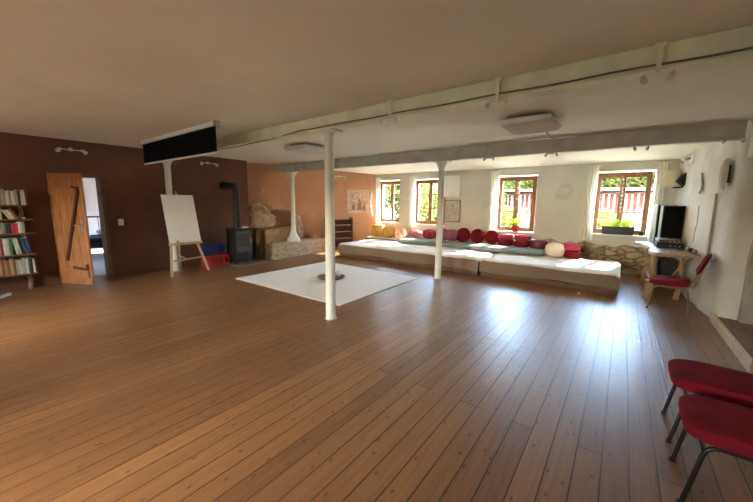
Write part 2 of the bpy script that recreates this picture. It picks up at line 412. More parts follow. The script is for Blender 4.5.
# right wall with rounded end and niche
b = B()
cor = [(1.12, 6.35), (1.125, 6.24), (1.15, 6.16), (1.20, 6.10), (1.28, 6.06), (1.40, 6.05)]
rough = []
for k in range(14):
    y = 9.6-(9.6-6.35)*k/13
    rough.append((1.12-.0875*(y-6.2)+.014*math.sin(k*2.1), y))
poly = rough+cor[1:]+[(1.42, 6.02), (1.80, 5.95), (1.80, 4.40), (1.12, 4.40), (1.12, -3.2), (2.2, -3.2), (2.2, 9.6)]
prism(b, poly, 0, CZ+.1)
# wall above the niche
prism(b, [(1.16, 6.10), (1.80, 6.10), (1.80, 4.30), (1.13, 4.30)], 2.16, CZ+.1)
struct(obj('wall_right', b, 'rough_plaster', smooth=True))
WINF = [(-6.1, -5.4, 1.0, 2.15), (-2.5, -1.8, 1.0, 2.15)]  # unseen windows added behind the camera to light door, easel and chairs
b = B(); wall_cells(b, 'y', -3.2, -3.6, -9.0, 2.2, 0, CZ+.1, WINF); struct(obj('wall_front', b, 'plaster'))
b = B(); NP = [(1.305, .105), (1.31, .5), (1.30, .9), (1.32, 1.2), (1.305, 1.5), (1.385, 1.7), (1.37, 1.9), (1.36, 2.05), (1.42, 2.155), (1.79, 2.155), (1.79, .105)]
prism_dir(b, [(x_, 5.93, z_) for x_, z_ in NP], (0, .12, 0)); struct(obj('wall_niche', b, 'niche'))  # flat panel in shade-darkened plaster instead of a deeper recess
# niche floor: raised platform with a pale front board
b = B(); box(b, 1.13, 4.41, 0, 1.80, 6.08, .10); struct(obj('trim_1', b, 'platwood'))
b = B(); box(b, 1.085, 4.41, 0, 1.128, 6.20, .112); struct(obj('trim_2', b, 'pale_wood', bev=.006))
b = B(); box(b, 1.09, 4.28, 0, 1.16, 4.40, 2.1); struct(obj('trim_3', b, 'pine', bev=.006))
# exposed fieldstone at the foot of the window wall
b = B()
n = 44; rows = 7
x0, x1 = -1.62, .84
g = {}
for i in range(n+1):
    for j in range(rows+1):
        x = x0+(x1-x0)*i/n; z = j/rows*(.66-.05*(x-x0)/(x1-x0)+.03*math.sin(x*7)+.02*math.sin(x*17))
        y = YB-.05-.03*abs(math.sin(x*6.1+j*1.3))*(1 if j < rows else 0)-.018*math.sin(x*13+j*2.7)
        g[i, j] = b.verts.new((x, y if j < rows else YB+.0, z))
for i in range(n):
    for j in range(rows): b.faces.new((g[i, j], g[i+1, j], g[i+1, j+1], g[i, j+1]))
ends = [b.verts.new((x, YB+.02, z)) for x, z in ((x0, 0), (x1, 0))]
for j in range(rows): pass
struct(obj('trim_4', b, 'stone_wall', smooth=True))

# ------------------------------------------------------------------ windows
def window(k, x0, x1, z0, z1, yf=9.62, turn=0):
    r = bpy.data.objects.new('window_%d' % k, None); C.objects.link(r); r.location = ((x0+x1)/2, yf, z0); r.rotation_euler = (0, 0, turn); r['kind'] = 'structure'
    W = x1-x0; H = z1-z0; h = W/2
    b = B()
    for s in (-1, 1): box(b, s*h-(.045 if s > 0 else 0), -.04, 0, s*h+(.045 if s < 0 else 0), .04, H)
    box(b, -h+.045, -.04, 0, h-.045, .04, .05); box(b, -h+.045, -.04, H-.05, h-.045, .04, H)
    obj('window_frame', b, 'wood', r, bev=.004)
    for s in (-1, 1):
        xa, xb = (-h+.046, -.002) if s < 0 else (.002, h-.046)
        b = B()
        box(b, xa, -.055, .052, xa+.055, -.005, H-.052); box(b, xb-.055, -.055, .052, xb, -.005, H-.052)
        for za, zb in ((.052, .11), (H-.11, H-.052), (H*.36-.014, H*.36+.014), (H*.67-.014, H*.67+.014)):
            box(b, xa+.055, -.052, za, xb-.055, -.008, zb)
        sh = obj('sash', b, 'wood', r, bev=.004)
        b = B(); box(b, xa+.05, -.031, .1, xb-.05, -.027, H-.1); obj('glass', b, 'glass', sh)
    b = B(); box(b, -.012, -.075, H*.45, .012, -.056, H*.45+.03); tube(b, [(0, -.08, H*.45+.01), (0, -.085, H*.45-.09)], .008, 6)
    obj('handle', b, 'steel', r)
    b = B(); box(b, -h-.02, -.21, -.035, h+.02, -.045, -.003); obj('sill', b, 'white', r, bev=.006)
    return r
window(1, -7.03, -5.98, .885, 2.30); window(2, -5.57, -4.46, .885, 2.30); window(3, -2.88, -1.90, .815, 2.30); window(4, -.585, .445, .885, 2.30)
for k, (x0, x1, z0, z1) in enumerate(WINF): window(5+k, x0+.005, x1-.005, z0+.02, z1-.005, -3.36, PI)

# doorway
door = bpy.data.objects.new('door_1', None); C.objects.link(door); door.location = (-8.2, DY0, 0); door['kind'] = 'structure'
b = B()
box(b, -.31, .001, 0, .012, .05, DZ-.002); box(b, -.31, DY1-DY0-.05, 0, .012, DY1-DY0-.001, DZ-.002); box(b, -.31, .05, DZ-.05, .012, DY1-DY0-.05, DZ-.002)
obj('door_frame', b, mat('brown_door_frame', (.20, .10, .055, 1), .6, .15, 5), door)
lx, ly = .62, .33; L = math.hypot(lx, ly); ang = math.atan2(ly, lx)
b = B()
for k in range(4):
    box(b, L*k/4+.002, -.018, .03, L*(k+1)/4-.002, .018, 2.0, bev=.003)
leaf = obj('door_leaf', b, 'pine', door, loc=(.02, .0, 0), rot=(0, 0, ang))
b = B(); box(b, .02, -.045, 1.62, L-.10, -.019, 1.76); box(b, .05, -.045, .16, L-.04, -.019, .30); obj('ledge', b, 'pine', leaf, bev=.004)
b = B(); obox(b, (L-.085, -.034, 1.66), (L*.34, -.034, .46), .045, .03, (0, 1, 0))
obox(b, (L-.20, -.036, 1.77), (L-.09, -.036, 1.745), .035, .03, (0, 1, 0)); obox(b, (L-.085, -.036, 1.765), (L-.075, -.036, 1.64), .045, .03, (0, 1, 0)); obox(b, (L*.5, -.036, .335), (L-.06, -.036, .30), .04, .025, (0, 1, 0)); obox(b, (L-.06, -.036, .30), (L-.055, -.036, .40), .035, .025, (0, 1, 0))
obj('brace', b, 'pinedark', leaf)
b = B(); box(b, L-.10, -.026, .98, L-.05, -.019, 1.18); tube(b, [(L-.075, -.02, 1.1), (L-.075, -.07, 1.1), (L-.19, -.07, 1.1)], .011, 8); obj('door_handle', b, 'steel', leaf)

# bedroom beyond the doorway
b = B(); box(b, -13.2, .0, -.12, -8.51, 4.6, -.002); struct(obj('floor_bedroom', b, 'bedfloor'))
b = B(); box(b, -13.4, -.2, 0, -13.2, 4.8, 2.72); struct(obj('wall_bedroom_far', b, 'bedwall'))
b = B(); box(b, -13.2, -.2, 0, -8.51, 0, 2.72); struct(obj('wall_bedroom_front', b, 'bedwall'))
b = B(); wall_cells(b, 'y', 4.6, 4.8, -13.2, -9.01, 0, 2.72, [(-12.3, -11.5, .9, 2.0)]); struct(obj('wall_bedroom_back', b, 'bedwall'))
b = B(); box(b, -13.4, -.2, 2.6, -9.01, 4.8, 2.8); struct(obj('ceiling_bedroom', b, 'bedwall'))
bed = thing('bed', 'dark covered metal bed seen through the open doorway', 'bed', (-11.6, 2.75, 0))
b = B(); box(b, -.55, -.95, .28, .55, .95, .34); obj('bed_base', b, 'tube', bed)
b = B(); soft(b, 1.1, 1.9, .22, .2, .35); obj('mattress', b, 'bedcover', bed, smooth=True, loc=(0, 0, .341))
for sx in (-1, 1):
    for sy in (-1, 1):
        b = B(); tube(b, [(sx*.52, sy*.9, 0), (sx*.52, sy*.9, .3)], .022, 8); obj('leg', b, 'tube', bed)
b = B(); tube(b, arc_pts([(-.57, -.95, .3), (-.57, -.95, 1.06), (-.57, .95, 1.06), (-.57, .95, .3)], .08), .02, 8)
for k in range(1, 8): tube(b, [(-.57, -.95+k*.2375, .3), (-.57, -.95+k*.2375, 1.06)], .009, 6)
obj('headboard', b, 'tube', bed)
b = B(); soft(b, .45, .7, .17, .55, .8); tag(obj('pillow', b, 'pillow', smooth=True, loc=(-11.75, 2.95, .565)), 'white pillow lying on the dark bed beyond the doorway', 'pillow')
b = B(); soft(b, .3, .45, .1, .6, .8); tag(obj('blanket', b, 'pinkcloth', smooth=True, loc=(-11.86, 3.0, .735)), 'folded magenta blanket on top of the white pillow on the bed', 'blanket')
b = B(); soft(b, .4, .5, .13, .6, .8); tag(obj('bed_linen', b, 'pillow', smooth=True, loc=(-11.28, 2.1, .565)), 'white bed linen bundle at the near left end of the bed', 'bed linen')

# ------------------------------------------------------------------ beams and columns
Y1, Y2 = 3.03, 6.12
def beam(name, label, y, xa, xb, zlow, m, boltx):
    t = thing(name, label, 'beam', (0, y, 0), 0, None)
    b = B(); box(b, xa, -.03, zlow+.018, xb, .03, 2.612); obj('web', b, m, t)
    b = B(); box(b, xa, -.075, zlow, xb, .075, zlow+.018); obj('flange', b, m, t, bev=.003)
    b = B()
    for x in boltx:
        for dx in (-.12, -.04, .04, .12):
            for z in (zlow+.06, zlow+.12): lathe_y(b, x+dx, -.03, z, .011, .012)
    if boltx: obj('rivet', b, m, t, smooth=True)
    return t
def lathe_y(bm, x, y, z, r, h):
    v = bmesh.ops.create_cone(bm, cap_ends=True, segments=10, radius1=r, radius2=r*.6, depth=h, matrix=Matrix.Translation((x, y-h/2, z)) @ Matrix.Rotation(PI/2, 4, 'X'))
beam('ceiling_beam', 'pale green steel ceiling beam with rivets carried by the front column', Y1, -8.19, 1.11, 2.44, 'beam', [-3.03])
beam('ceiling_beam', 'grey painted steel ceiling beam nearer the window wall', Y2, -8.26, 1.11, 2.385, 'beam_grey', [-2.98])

def column(label, x, y, base, ztop, style):
    t = thing('column', label, 'column', (x, y, base))
    h = ztop-base
    b = B()
    if style == 'bell': lathe(b, [(.19, 0), (.185, .05), (.15, .10), (.10, .20), (.075, .30), (.066, .42), (.060, h-.22), (.062, h-.16)], 24)
    else: lathe(b, [(.072, 0), (.068, .02), (.066, .05), (.060, h-.22), (.060, h-.16)], 24)
    obj('shaft', b, 'colpaint', t, smooth=True)
    b = B()
    if style == 'plate':
        lathe(b, [(.060, h-.161), (.064, h-.03)], 24); box(b, -.16, -.075, h-.032, .16, .075, h-.016); box(b, -.10, -.07, h-.016, .10, .07, h-.001)
    else:
        lathe(b, [(.060, h-.161), (.075, h-.12), (.11, h-.05), (.13, h-.025)], 24); box(b, -.15, -.10, h-.026, .15, .10, h-.001)
    obj('capital', b, 'colpaint', t, smooth=True)
    if style == 'plate':
        b = B(); tube(b, [(.06, -.02, h-.15), (.13, -.02, h-.03)], .007, 6); obj('stay', b, 'colpaint', t)
    b = B(); lathe(b, [(.205 if style == 'bell' else .082, 0), (.20 if style == 'bell' else .08, .012)], 24)
    obj('base_ring', b, 'colpaint' if style == 'bell' else 'steel', t)
    return t
column('slim white cast column standing at the near corner of the white carpet', -3.03, Y1, 0, 2.44, 'plate')
column('slim white cast column with flared top in front of the long mattress', -2.98, Y2, 0, 2.385, 'flare')
column('white column with bell foot rising from the rubble stone bench', -7.60, Y2, .432, 2.385, 'bell')
column('white column standing behind the easel at the brown wall', -7.87, Y1, 0, 2.44, 'flare')

# spot lamps with two heads, on beams and walls
def spot(name, label, loc, rz=0, drop=.0, m='white_plastic', first=[None], w=.16):
    t = thing(name, label, 'spotlight', loc, rz, None)
    b = B(); box(b, -.028, -.012, -.03, .028, 0, .03); obj('mount', b, m, t, bev=.003)
    b = B(); tube(b, [(0, -.012, 0), (0, -.05, -drop*.2), (0, -.05, -drop-.01)], .008, 6); tube(b, [(-w, -.05, -drop-.01), (w, -.05, -drop-.01)], .011, 8); obj('arm', b, m, t, smooth=True)
    for s in (-1, 1):
        b = B(); p = Vector((s*w, -.05, -drop-.012)); d = Vector((s*.45, -.75, -.5)).normalized()
        tube(b, [p-d*.035, p-d*.015, p+d*.03, p+d*.07], [.012, .026, .03, .036], 12)
        obj('lamp_head', b, m, t, smooth=True)
    return t
spot('spotlight', 'white two-headed spotlight on the brown wall above the wooden door', (-8.19, 1.57, 2.45), PI/2)
spot('spotlight', 'white two-headed spotlight on the brown wall right of the black screen', (-8.19, 4.05, 2.46), PI/2)
spot('spotlight', 'white two-headed spotlight high on the brown wall above the small shelf', (-7.58, 8.02, 2.40), PI/2-.36)
spot('spotlight', 'white two-headed spotlight high on the white wall above the desk', (.90, 8.55, 2.44), -PI/2, w=.13, m='silver')
spot('spotlight', 'two-headed spotlight where the grey beam meets the right wall', (1.115, 5.2, 2.50), -PI/2, m='silver', w=.12)
def beam_hook(label, x, y, ztop, zlow, m, right=1):
    t = thing('beam_spotlight', label, 'spotlight', (x, y-.08, zlow))
    b = B(); box(b, -.014, -.012, .02, .014, .0, ztop-zlow-.004); box(b, -.03, -.014, ztop-zlow-.03, .03, .002, ztop-zlow-.006); obj('bracket', b, m, t, bev=.002)
    b = B(); tube(b, [(-.06, -.01, .012), (.09*right, -.012, .0)], .009, 8); obj('arm', b, m, t)
    for s in (-1, 1):
        p = Vector((s*.075*right, -.012, -.005)); d = Vector((s*.3, -.5, -.7)).normalized()
        b = B(); tube(b, [p-d*.02, p+d*.015, p+d*.035], [.012, .018, .02], 10); obj('lamp_head', b, m, t, smooth=True)
beam_hook('bracket spotlight on the green beam, first one right of the front column', -2.05, Y1, 2.61, 2.42, 'beam')
beam_hook('bracket spotlight midway along the green beam above the ceiling lamp', -.95, Y1, 2.61, 2.40, 'beam')
beam_hook('bracket spotlight on the green beam nearest the right edge', .09, Y1, 2.61, 2.40, 'beam', -1)
beam_hook('bracket spotlight on the grey beam just right of the flared column', -2.02, Y2, 2.60, 2.36, 'beam_grey')
beam_hook('bracket spotlight midway along the grey beam under the ceiling lamp cable', -1.02, Y2, 2.60, 2.36, 'beam_grey')
beam_hook('bracket spotlight on the grey beam above the rightmost window', .11, Y2, 2.60, 2.36, 'beam_grey', -1)
beam_hook('bracket spotlight at the right end of the grey beam', 1.0, Y2, 2.60, 2.38, 'beam_grey')

# cable along the lower flange of the front beam
b = B()
pts = []
for k in range(60):
    x = -6.6+7.6*k/59
    z = 2.474
    if x < -3.6: z = 2.462-.05*math.sin(min(1, max(0, (x+6.6)/3.0))*PI)
    pts.append((x, Y1-.068-.012*math.sin(k*.9), z))
tube(b, pts, .007, 6); tag(obj('cable', b, 'cable', smooth=True), 'thin grey cable running along the pale green beam', 'cable')
b = B(); tube(b, [(-1.0, 5.02, 2.60), (-1.02, 5.5, 2.60), (-1.02, 6.05, 2.595)], .007, 6); tag(obj('cable', b, 'cable'), 'short cable across the ceiling from the lamp to the grey beam', 'cable')

# ceiling lamps
def ceil_lamp(loc, label):
    t = thing('ceiling_lamp', label, 'ceiling lamp', loc)
    b = B(); box(b, -.22, -.26, -.03, .22, .26, .008); obj('base', b, 'silver', t)
    b = B(); soft(b, .58, .70, .075, .14, .5, 40, 12); obj('diffuser', b, 'milk', t, smooth=True, loc=(0, 0, -.105))
    b = B()
    for s in (-1, 1):
        box(b, s*.285-.008, -.345, -.066, s*.285+.008, .345, -.030); box(b, -.278, s*.345-.008, -.066, .278, s*.345+.008, -.030)
    obj('rim', b, 'white_plastic', t)
    return t
cl = ceil_lamp((-1.05, 4.62, 2.60), 'flat square ceiling lamp between the two beams, the large one at right')
dup(cl, (-4.95, 4.40, 2.60), label='flat square ceiling lamp partly behind the front column, the farther one')

# projection screen
t = thing('projection_screen', 'half lowered black projection screen hanging from the ceiling', 'projection screen', (-5.77, 2.35, 2.19))
b = B(); box(b, -1.31, -.035, .352, 1.31, .035, .414); obj('housing', b, 'white_plastic', t, bev=.01)
b = B(); box(b, -1.29, -.004, .02, 1.29, .004, .36); obj('cloth', b, 'black', t)
b = B(); box(b, -1.30, -.012, -.004, 1.30, .012, .022); obj('bottom_bar', b, 'white_plastic', t, bev=.004)
for s in (-1, 1):
    b = B(); box(b, s*1.32-.012, -.04, .345, s*1.32+.012, .04, .418); obj('end_cap', b, 'silver', t)
b = B(); tube(b, [(1.32, 0, .395), (1.36, 0, .36), (1.37, 0, .33), (1.34, 0, .32)], .01, 6); tube(b, [(1.32, 0, .40), (1.32, 0, .418)], .006, 6); obj('hook', b, 'steel', t)

# ------------------------------------------------------------------ door side: switch, bookshelf
t = thing('light_switch', 'white light switch on the brown wall right of the doorway', 'switch', (-8.2, 2.215, 1.10))
b = B(); box(b, 0, -.045, -.065, .012, .045, .065); obj('plate', b, 'white_plastic', t, bev=.004)
b = B(); box(b, .012, -.028, -.045, .018, .028, .045); obj('rocker', b, 'paper', t, bev=.002)

SH = [(.300, .90), (.632, .91), (.985, .93), (1.215, .93), (1.448, .88)]
t = thing('bookshelf', 'dark plank bookshelf full of books by the wooden door', 'bookshelf', (-8.06, .2, 0))
for z, ye in SH:
    b = B(); box(b, -.13, -1.05, z-.022, .115, ye-.2+.02, z); obj('shelf', b, 'shelfwood', t, bev=.003)
for ya in (.60, -.85):
    b = B(); zs = [0]+[z for z, _ in SH]
    for a, c in zip(zs, zs[1:]):
        tube(b, [(-.075, ya+.02, a+.001 if a else 0), (-.075, ya+.02+.012, (a+c)/2), (-.075, ya+.02, c-.023)], [.032, .028, .032], 10)
    obj('post', b, 'trunk', t, smooth=True)
PAL = [('ivory', (.62, .58, .48)), ('grey', (.34, .33, .31)), ('dark blue', (.03, .05, .13)), ('black', (.015, .015, .017)), ('brown', (.20, .09, .04)), ('tan', (.45, .30, .16)),
       ('dark green', (.05, .12, .07)), ('maroon', (.20, .025, .03)), ('pale green', (.42, .52, .38)), ('white', (.70, .69, .66)), ('orange', (.50, .20, .05)), ('mint', (.25, .60, .50)), ('crimson', (.55, .02, .07))]
BM = {n: mat('book_cover_'+n.replace(' ', '_'), c+(1,), .5, .08, 12) for n, c in PAL}
PAGES = mat('book_pages', (.68, .62, .50, 1), .9, .05, 30)
SHN = ['lowest', 'second lowest', 'middle', 'second highest', 'top']
ORD = ['rightmost', 'second from the right', 'third from the right', 'fourth from the right', 'fifth from the right', 'sixth from the right', 'seventh from the right', 'eighth from the right', 'ninth from the right', 'tenth from the right', 'eleventh from the right', 'twelfth from the right', 'thirteenth from the right', 'fourteenth from the right', 'fifteenth from the right', 'sixteenth from the right', 'seventeenth from the right', 'eighteenth from the right', 'nineteenth from the right', 'twentieth from the right']
def book(y, z, w, h, d, cname, label, grp, lean=0):
    b = B()
    # spine rounded towards the room, covers and page block
    sp = [(-d, -w/2), (-d, w/2), (-.004, w/2), (.003, w*.25), (.003, -w*.25), (-.004, -w/2)]
    prism(b, sp, 0, h)
    o = obj('book', b, BM[cname], smooth=False, loc=(-7.965, y, z+.001), rot=(lean, 0, 0))
    b = B(); box(b, -d+.004, -w/2+.003, h-.001, -.012, w/2-.003, h+.0015); 
    obj('pages', b, PAGES, o)
    return tag(o, label, 'book', grp)
rows = [['ivory', 'black', 'dark green', 'ivory', 'grey', 'pale green', 'grey', 'brown', 'tan', 'brown', 'orange', 'brown', 'tan', 'brown'],
        ['dark blue', 'dark blue', 'black', 'ivory', 'pale green', 'dark green', 'pale green', 'white', 'maroon', 'grey', 'grey', 'ivory', 'brown', 'white'],
        ['mint', 'white', 'crimson', 'crimson', 'black', 'black', 'grey', 'grey', 'ivory', 'white', 'black'],
        ['brown', 'tan', 'ivory', 'ivory', 'white', 'pale green', 'ivory', 'grey'],
        ['brown', 'white', 'ivory', 'black', 'grey', 'white', 'grey', 'ivory', 'grey', 'tan', 'ivory', 'grey', 'ivory']]
starts = [.895, .885, .83, .79, .91]
for k, row in enumerate(rows):
    y = starts[k]; z = SH[k][0]
    gap = (SH[k+1][0]-.03-z) if k < 4 else .27
    for i, c in enumerate(row):
        w = random.uniform(.022, .042); h = min(gap*random.uniform(.78, .93), .27)
        lean = 0
        if k == 3 and i < 4: lean = .45
        if k == 1 and i < 5: lean = .13
        if (k, i) in ((3, 4), (1, 5)): y -= .88*h*math.sin((.45, .13)[k == 1])
        yy = y-w/2*math.cos(lean)
        book(yy if not lean else yy, z+(w/2*math.sin(lean) if lean else 0), w, h, random.uniform(.15, .2), c, '%s book on the %s shelf by the door, %s' % (c, SHN[k], ORD[i]), 'books on the %s shelf' % SHN[k], -(-lean) if lean else 0)
        y -= (w/math.cos(lean) if lean else w)+.002
b = B(); soft(b, .05, .05, .035, 1, 1, 14, 8); tag(obj('pebble', b, 'shell', smooth=True, loc=(-7.99, .84, 1.216)), 'small pale pebble lying on the bookshelf plank beside leaning books', 'pebble')
# small white box-like thing on the floor
t = thing('power_strip', 'white power strip on the floor below the bookshelf', 'power strip', (-7.70, .445, 0), .9)
b = B(); box(b, -.03, -.16, 0, .03, .16, .045, bev=.012); obj('body', b, 'white_plastic', t, smooth=True)
for k in range(3):
    b = B(); lathe(b, [(.02, .044), (.02, .047)], 14, 0, -.08+k*.08); obj('socket', b, 'silver', t)

# ------------------------------------------------------------------ easel
t = thing('easel', 'wooden easel holding a blank white sheet by the brown wall', 'easel', (-7.4, 3.1, 0))
def bar(name, a, c, w, th, m='easelwood'):
    b = B(); obox(b, a, c, w, th, (1, 0, 0)); return obj(name, b, m, t, bev=.003)
bar('leg', (.13, -.375, 0), (-.06, -.27, .70), .045, .03); bar('leg', (.0, .44, 0), (-.07, .24, .70), .045, .03)
bar('leg', (-.46, .03, 0), (-.33, .0, 1.62), .04, .03)
bar('mast', (-.10, -.005, .62), (-.335, -.0, 1.74), .05, .025)
bar('crossbar', (.055, -.335, .30), (-.015, .33, .32), .03, .04)
bar('stay', (.02, 0, .31), (-.44, .02, .33), .03, .02)
bar('ledge', (-.02, -.33, .645), (-.035, .35, .645), .05, .03)
bar('peg', (-.01, -.16, .62), (-.01, -.16, .72), .05, .03)
t2 = thing('flipchart_board', 'large blank white board resting on the wooden easel', 'board', (-7.435, 3.1, .664))
def slab(name, pts, d, m, par):
    b = B(); prism_dir(b, pts, d); return obj(name, b, m, par)
slab('panel', [(0, -.30, 0), (0, .315, 0), (-.25, .315, 1.0), (-.25, -.30, 1.0)], (-.012, 0, -.003), 'easelwood', t2)
slab('paper', [(.004, -.31, .0), (.004, .325, .0), (-.246, .325, 1.005), (-.246, -.31, 1.005)], (-.003, 0, 0), 'paper', t2)

# crates
def crate(label, loc, rz, w, d, h, m):
    t = thing('crate', label, 'crate', loc, rz)
    b = B(); box(b, -d/2, -w/2, 0, d/2, w/2, .012); obj('bottom', b, m, t)
    b = B()
    for s in (-1, 1):
        for axis in 'xy':
            span, off = (w, d) if axis == 'x' else (d, w)
            def pb(u0, u1, z0, z1):
                if axis == 'x': box(b, s*off/2-(.012 if s > 0 else 0), u0, z0, s*off/2+(.012 if s < 0 else 0), u1, z1)
                else: box(b, u0, s*off/2-(.012 if s > 0 else 0), z0, u1, s*off/2+(.012 if s < 0 else 0), z1)
            ins = 0 if axis == 'x' else .0121
            pb(-span/2+ins, span/2-ins, .0121, h*.3); pb(-span/2+ins, span/2-ins, h*.78, h)
            for k in range(5):
                u = -span/2+ins+(span-2*ins-.05)*k/4
                pb(u, u+.05, h*.3, h*.78)
    obj('slatted_sides', b, m, t)
    b = B()
    for s in (-1, 1): box(b, -d/2-.008, s*(w/2+.004)-.004, h-.02, d/2+.008, s*(w/2+.004)+.004, h+.002)
    for s in (-1, 1): box(b, s*(d/2+.004)-.004, -w/2, h-.02, s*(d/2+.004)+.004, w/2, h+.002)
    obj('rim', b, m, t)
    return t
crate('red plastic crate on the floor under the blue one beside the stove', (-7.86, 3.93, 0), .08, .52, .36, .27, 'redplastic')
crate('dark blue plastic crate stacked on the red one beside the stove', (-7.93, 3.90, .273), -.1, .48, .33, .24, 'blueplastic')
b = B()
for k in range(5): tube(b, [(-7.86+random.uniform(-.1, .1), 3.75+.08*k, .03+.02*k), (-7.9+random.uniform(-.08, .1), 3.95+.05*k, .06+.02*k)], .022, 7)
b.free()

# stove
t = thing('wood_stove', 'black iron wood stove standing on a slate plate by the brown wall', 'stove', (-7.6, 4.43, .02))
b = B(); box(b, -.20, -.22, .10, .195, .22, .84, bev=.008); obj('body', b, 'iron', t)
b = B(); box(b, -.215, -.24, .84, .22, .24, .875, bev=.006); obj('top_plate', b, 'iron', t)
b = B(); box(b, .196, -.20, .30, .22, .20, .82, bev=.006); dr = obj('door', b, 'iron_front', t)
b = B(); box(b, .2205, -.13, .42, .226, .13, .74, bev=.002); obj('glass', b, 'stoveglass', dr)
b = B(); tube(b, [(.225, .17, .62), (.26, .17, .62), (.26, .17, .50)], .009, 7); obj('handle', b, 'steel', dr)
b = B(); box(b, .196, -.19, .12, .205, .19, .28); obj('ash_drawer', b, 'blackplastic', t)
for sx in (-1, 1):
    for sy in (-1, 1):
        b = B(); tube(b, [(sx*.17, sy*.19, 0), (sx*.165, sy*.18, .1)], [.018, .026], 8); obj('leg', b, 'iron', t)
t = thing('stove_pipe', 'black stove pipe bending into the brown wall', 'stove pipe', (-7.66, 4.43, .895))
b = B(); tube(b, arc_pts([(0, 0, .012), (0, 0, 1.03), (-.53, .0, 1.05)], .14, 8), .075, 18); obj('pipe', b, 'iron', t, smooth=True)
b = B(); lathe(b, [(.09, 0), (.09, .03), (.078, .034)], 18); obj('collar', b, 'iron', t)
b = B(); bmesh.ops.create_cone(b, cap_ends=True, segments=20, radius1=.11, radius2=.11, depth=.014, matrix=Matrix.Translation((-.528, 0, 1.05)) @ Matrix.Rotation(PI/2, 4, 'Y')); obj('wall_collar', b, 'iron', t)
b = B(); box(b, -8.12, 4.12, 0, -7.18, 4.95, .019, bev=.004); tag(obj('hearth_plate', b, 'slate'), 'grey slate plate on the floor under the wood stove', 'hearth plate')
t = thing('candle_dish', 'small white dish with candles on top of the wood stove', 'dish', (-7.47, 4.52, .896))
b = B(); lathe(b, [(.05, 0), (.085, .018), (.088, .022)], 18); obj('dish', b, 'white', t, smooth=True)
for k in range(3):
    b = B(); lathe(b, [(.018, .0225), (.018, .045)], 10, .04*math.cos(k*2.1), .04*math.sin(k*2.1)); obj('candle', b, 'paper', t)

# ------------------------------------------------------------------ stone bench and stones
def rough_block(bm, poly, z0, z1, amp, nu=10, nz=5):
    pts = []
    for i in range(len(poly)):
        a = Vector(poly[i]); c = Vector(poly[(i+1) % len(poly)])
        for k in range(nu): pts.append(a.lerp(c, k/nu))
    cxy = sum((Vector(p) for p in poly), Vector((0, 0)))/len(poly)
    rings = []
    for j in range(nz+1):
        z = z0+(z1-z0)*j/nz
        rings.append([bm.verts.new((p.x+random.uniform(-amp, amp), p.y+random.uniform(-amp, amp), z+(random.uniform(-amp, amp)*.5 if 0 < j else 0))) for p in pts])
    n = len(pts)
    for A, Bq in zip(rings, rings[1:]):
        for k in range(n): bm.faces.new((A[k], A[(k+1) % n], Bq[(k+1) % n], Bq[k]))
    bm.faces.new(rings[0][::-1])
    ct = bm.verts.new((cxy.x, cxy.y, z1))
    for k in range(n): bm.faces.new((ct, rings[-1][k], rings[-1][(k+1) % n]))
b = B(); rough_block(b, [(-7.36, 5.30), (-7.50, 7.30), (-7.80, 7.28), (-8.22, 6.2), (-8.42, 5.34)], 0, .42, .008, 16, 7)
tag(obj('stone_bench', b, 'stone_bench', smooth=True), 'low rubble stone bench along the brown wall beside the stove', 'stone bench')
b = B(); rough_block(b, [(-7.80, 5.32), (-7.74, 6.0), (-8.22, 6.05), (-8.42, 5.36)], .43, .775, .006)
tag(obj('stone_block', b, 'sandstone', smooth=True), 'tan sandstone block sitting on the stone bench left of the column', 'stone')
# carved fragment with pointed outline
def relief(name, outline, origin, ux, thick, m, label, amp=.02, cat='stone', seed=1):
    rnd = random.Random(seed); b = B()
    ux = Vector(ux).normalized(); nrm = Vector((ux.y, -ux.x, 0)); O = Vector(origin)
    if nrm.x < 0: nrm = -nrm
    P = [Vector(p) for p in outline]; c = sum(P, Vector((0, 0)))/len(P)
    dens = []
    for i in range(len(P)):
        for k in range(5): dens.append(P[i].lerp(P[(i+1) % len(P)], k/5))
    rings = []
    for s, dep in ((1.0, 0), (1.0, thick*.6), (.88, thick), (.7, thick*1.05), (.5, thick*.9), (.3, thick*1.1)):
        rings.append([b.verts.new(O+ux*(c.x+(p.x-c.x)*s)+Vector((0, 0, c.y+(p.y-c.y)*s))+nrm*(dep+(rnd.uniform(-amp, amp) if s < 1 else 0))) for p in dens])
    n = len(dens)
    for A, Bq in zip(rings, rings[1:]):
        for k in range(n): b.faces.new((A[k], A[(k+1) % n], Bq[(k+1) % n], Bq[k]))
    b.faces.new(rings[0][::-1])
    ct = b.verts.new(O+ux*c.x+Vector((0, 0, c.y))+nrm*thick)
    for k in range(n): b.faces.new((ct, rings[-1][k], rings[-1][(k+1) % n]))
    return tag(obj(name, b, m, smooth=True), label, cat)
relief('carved_stone', [(0, 0), (.86, 0), (.86, .30), (.70, .42), (.52, .60), (.26, .73), (.02, .60)], (-8.36, 5.14, .805), (.10, 1, 0), .12, 'carved', 'carved pale stone fragment with pointed top behind the stove', .03, seed=3)
b = B(); rough_block(b, [(-8.30, 5.13), (-8.28, 5.29), (-8.46, 5.29), (-8.50, 5.13)], 0, .78, .006)  # dark filler added where the gap is only shaded brown wall
tag(obj('gap_filler', b, 'brownstone', smooth=True), 'added dark brown filler for the shaded gap between stove and bench', 'filler block')
relief('stone_slab', [(0, 0), (.80, 0), (.80, .46), (.3, .52), (.02, .42)], (-8.27, 5.95, .805) if False else (-8.30, 5.70, .812), (.25, 1, 0), .07, 'brownstone', 'dark brown stone slab leaning on the wall above the tan block', .008, seed=5)
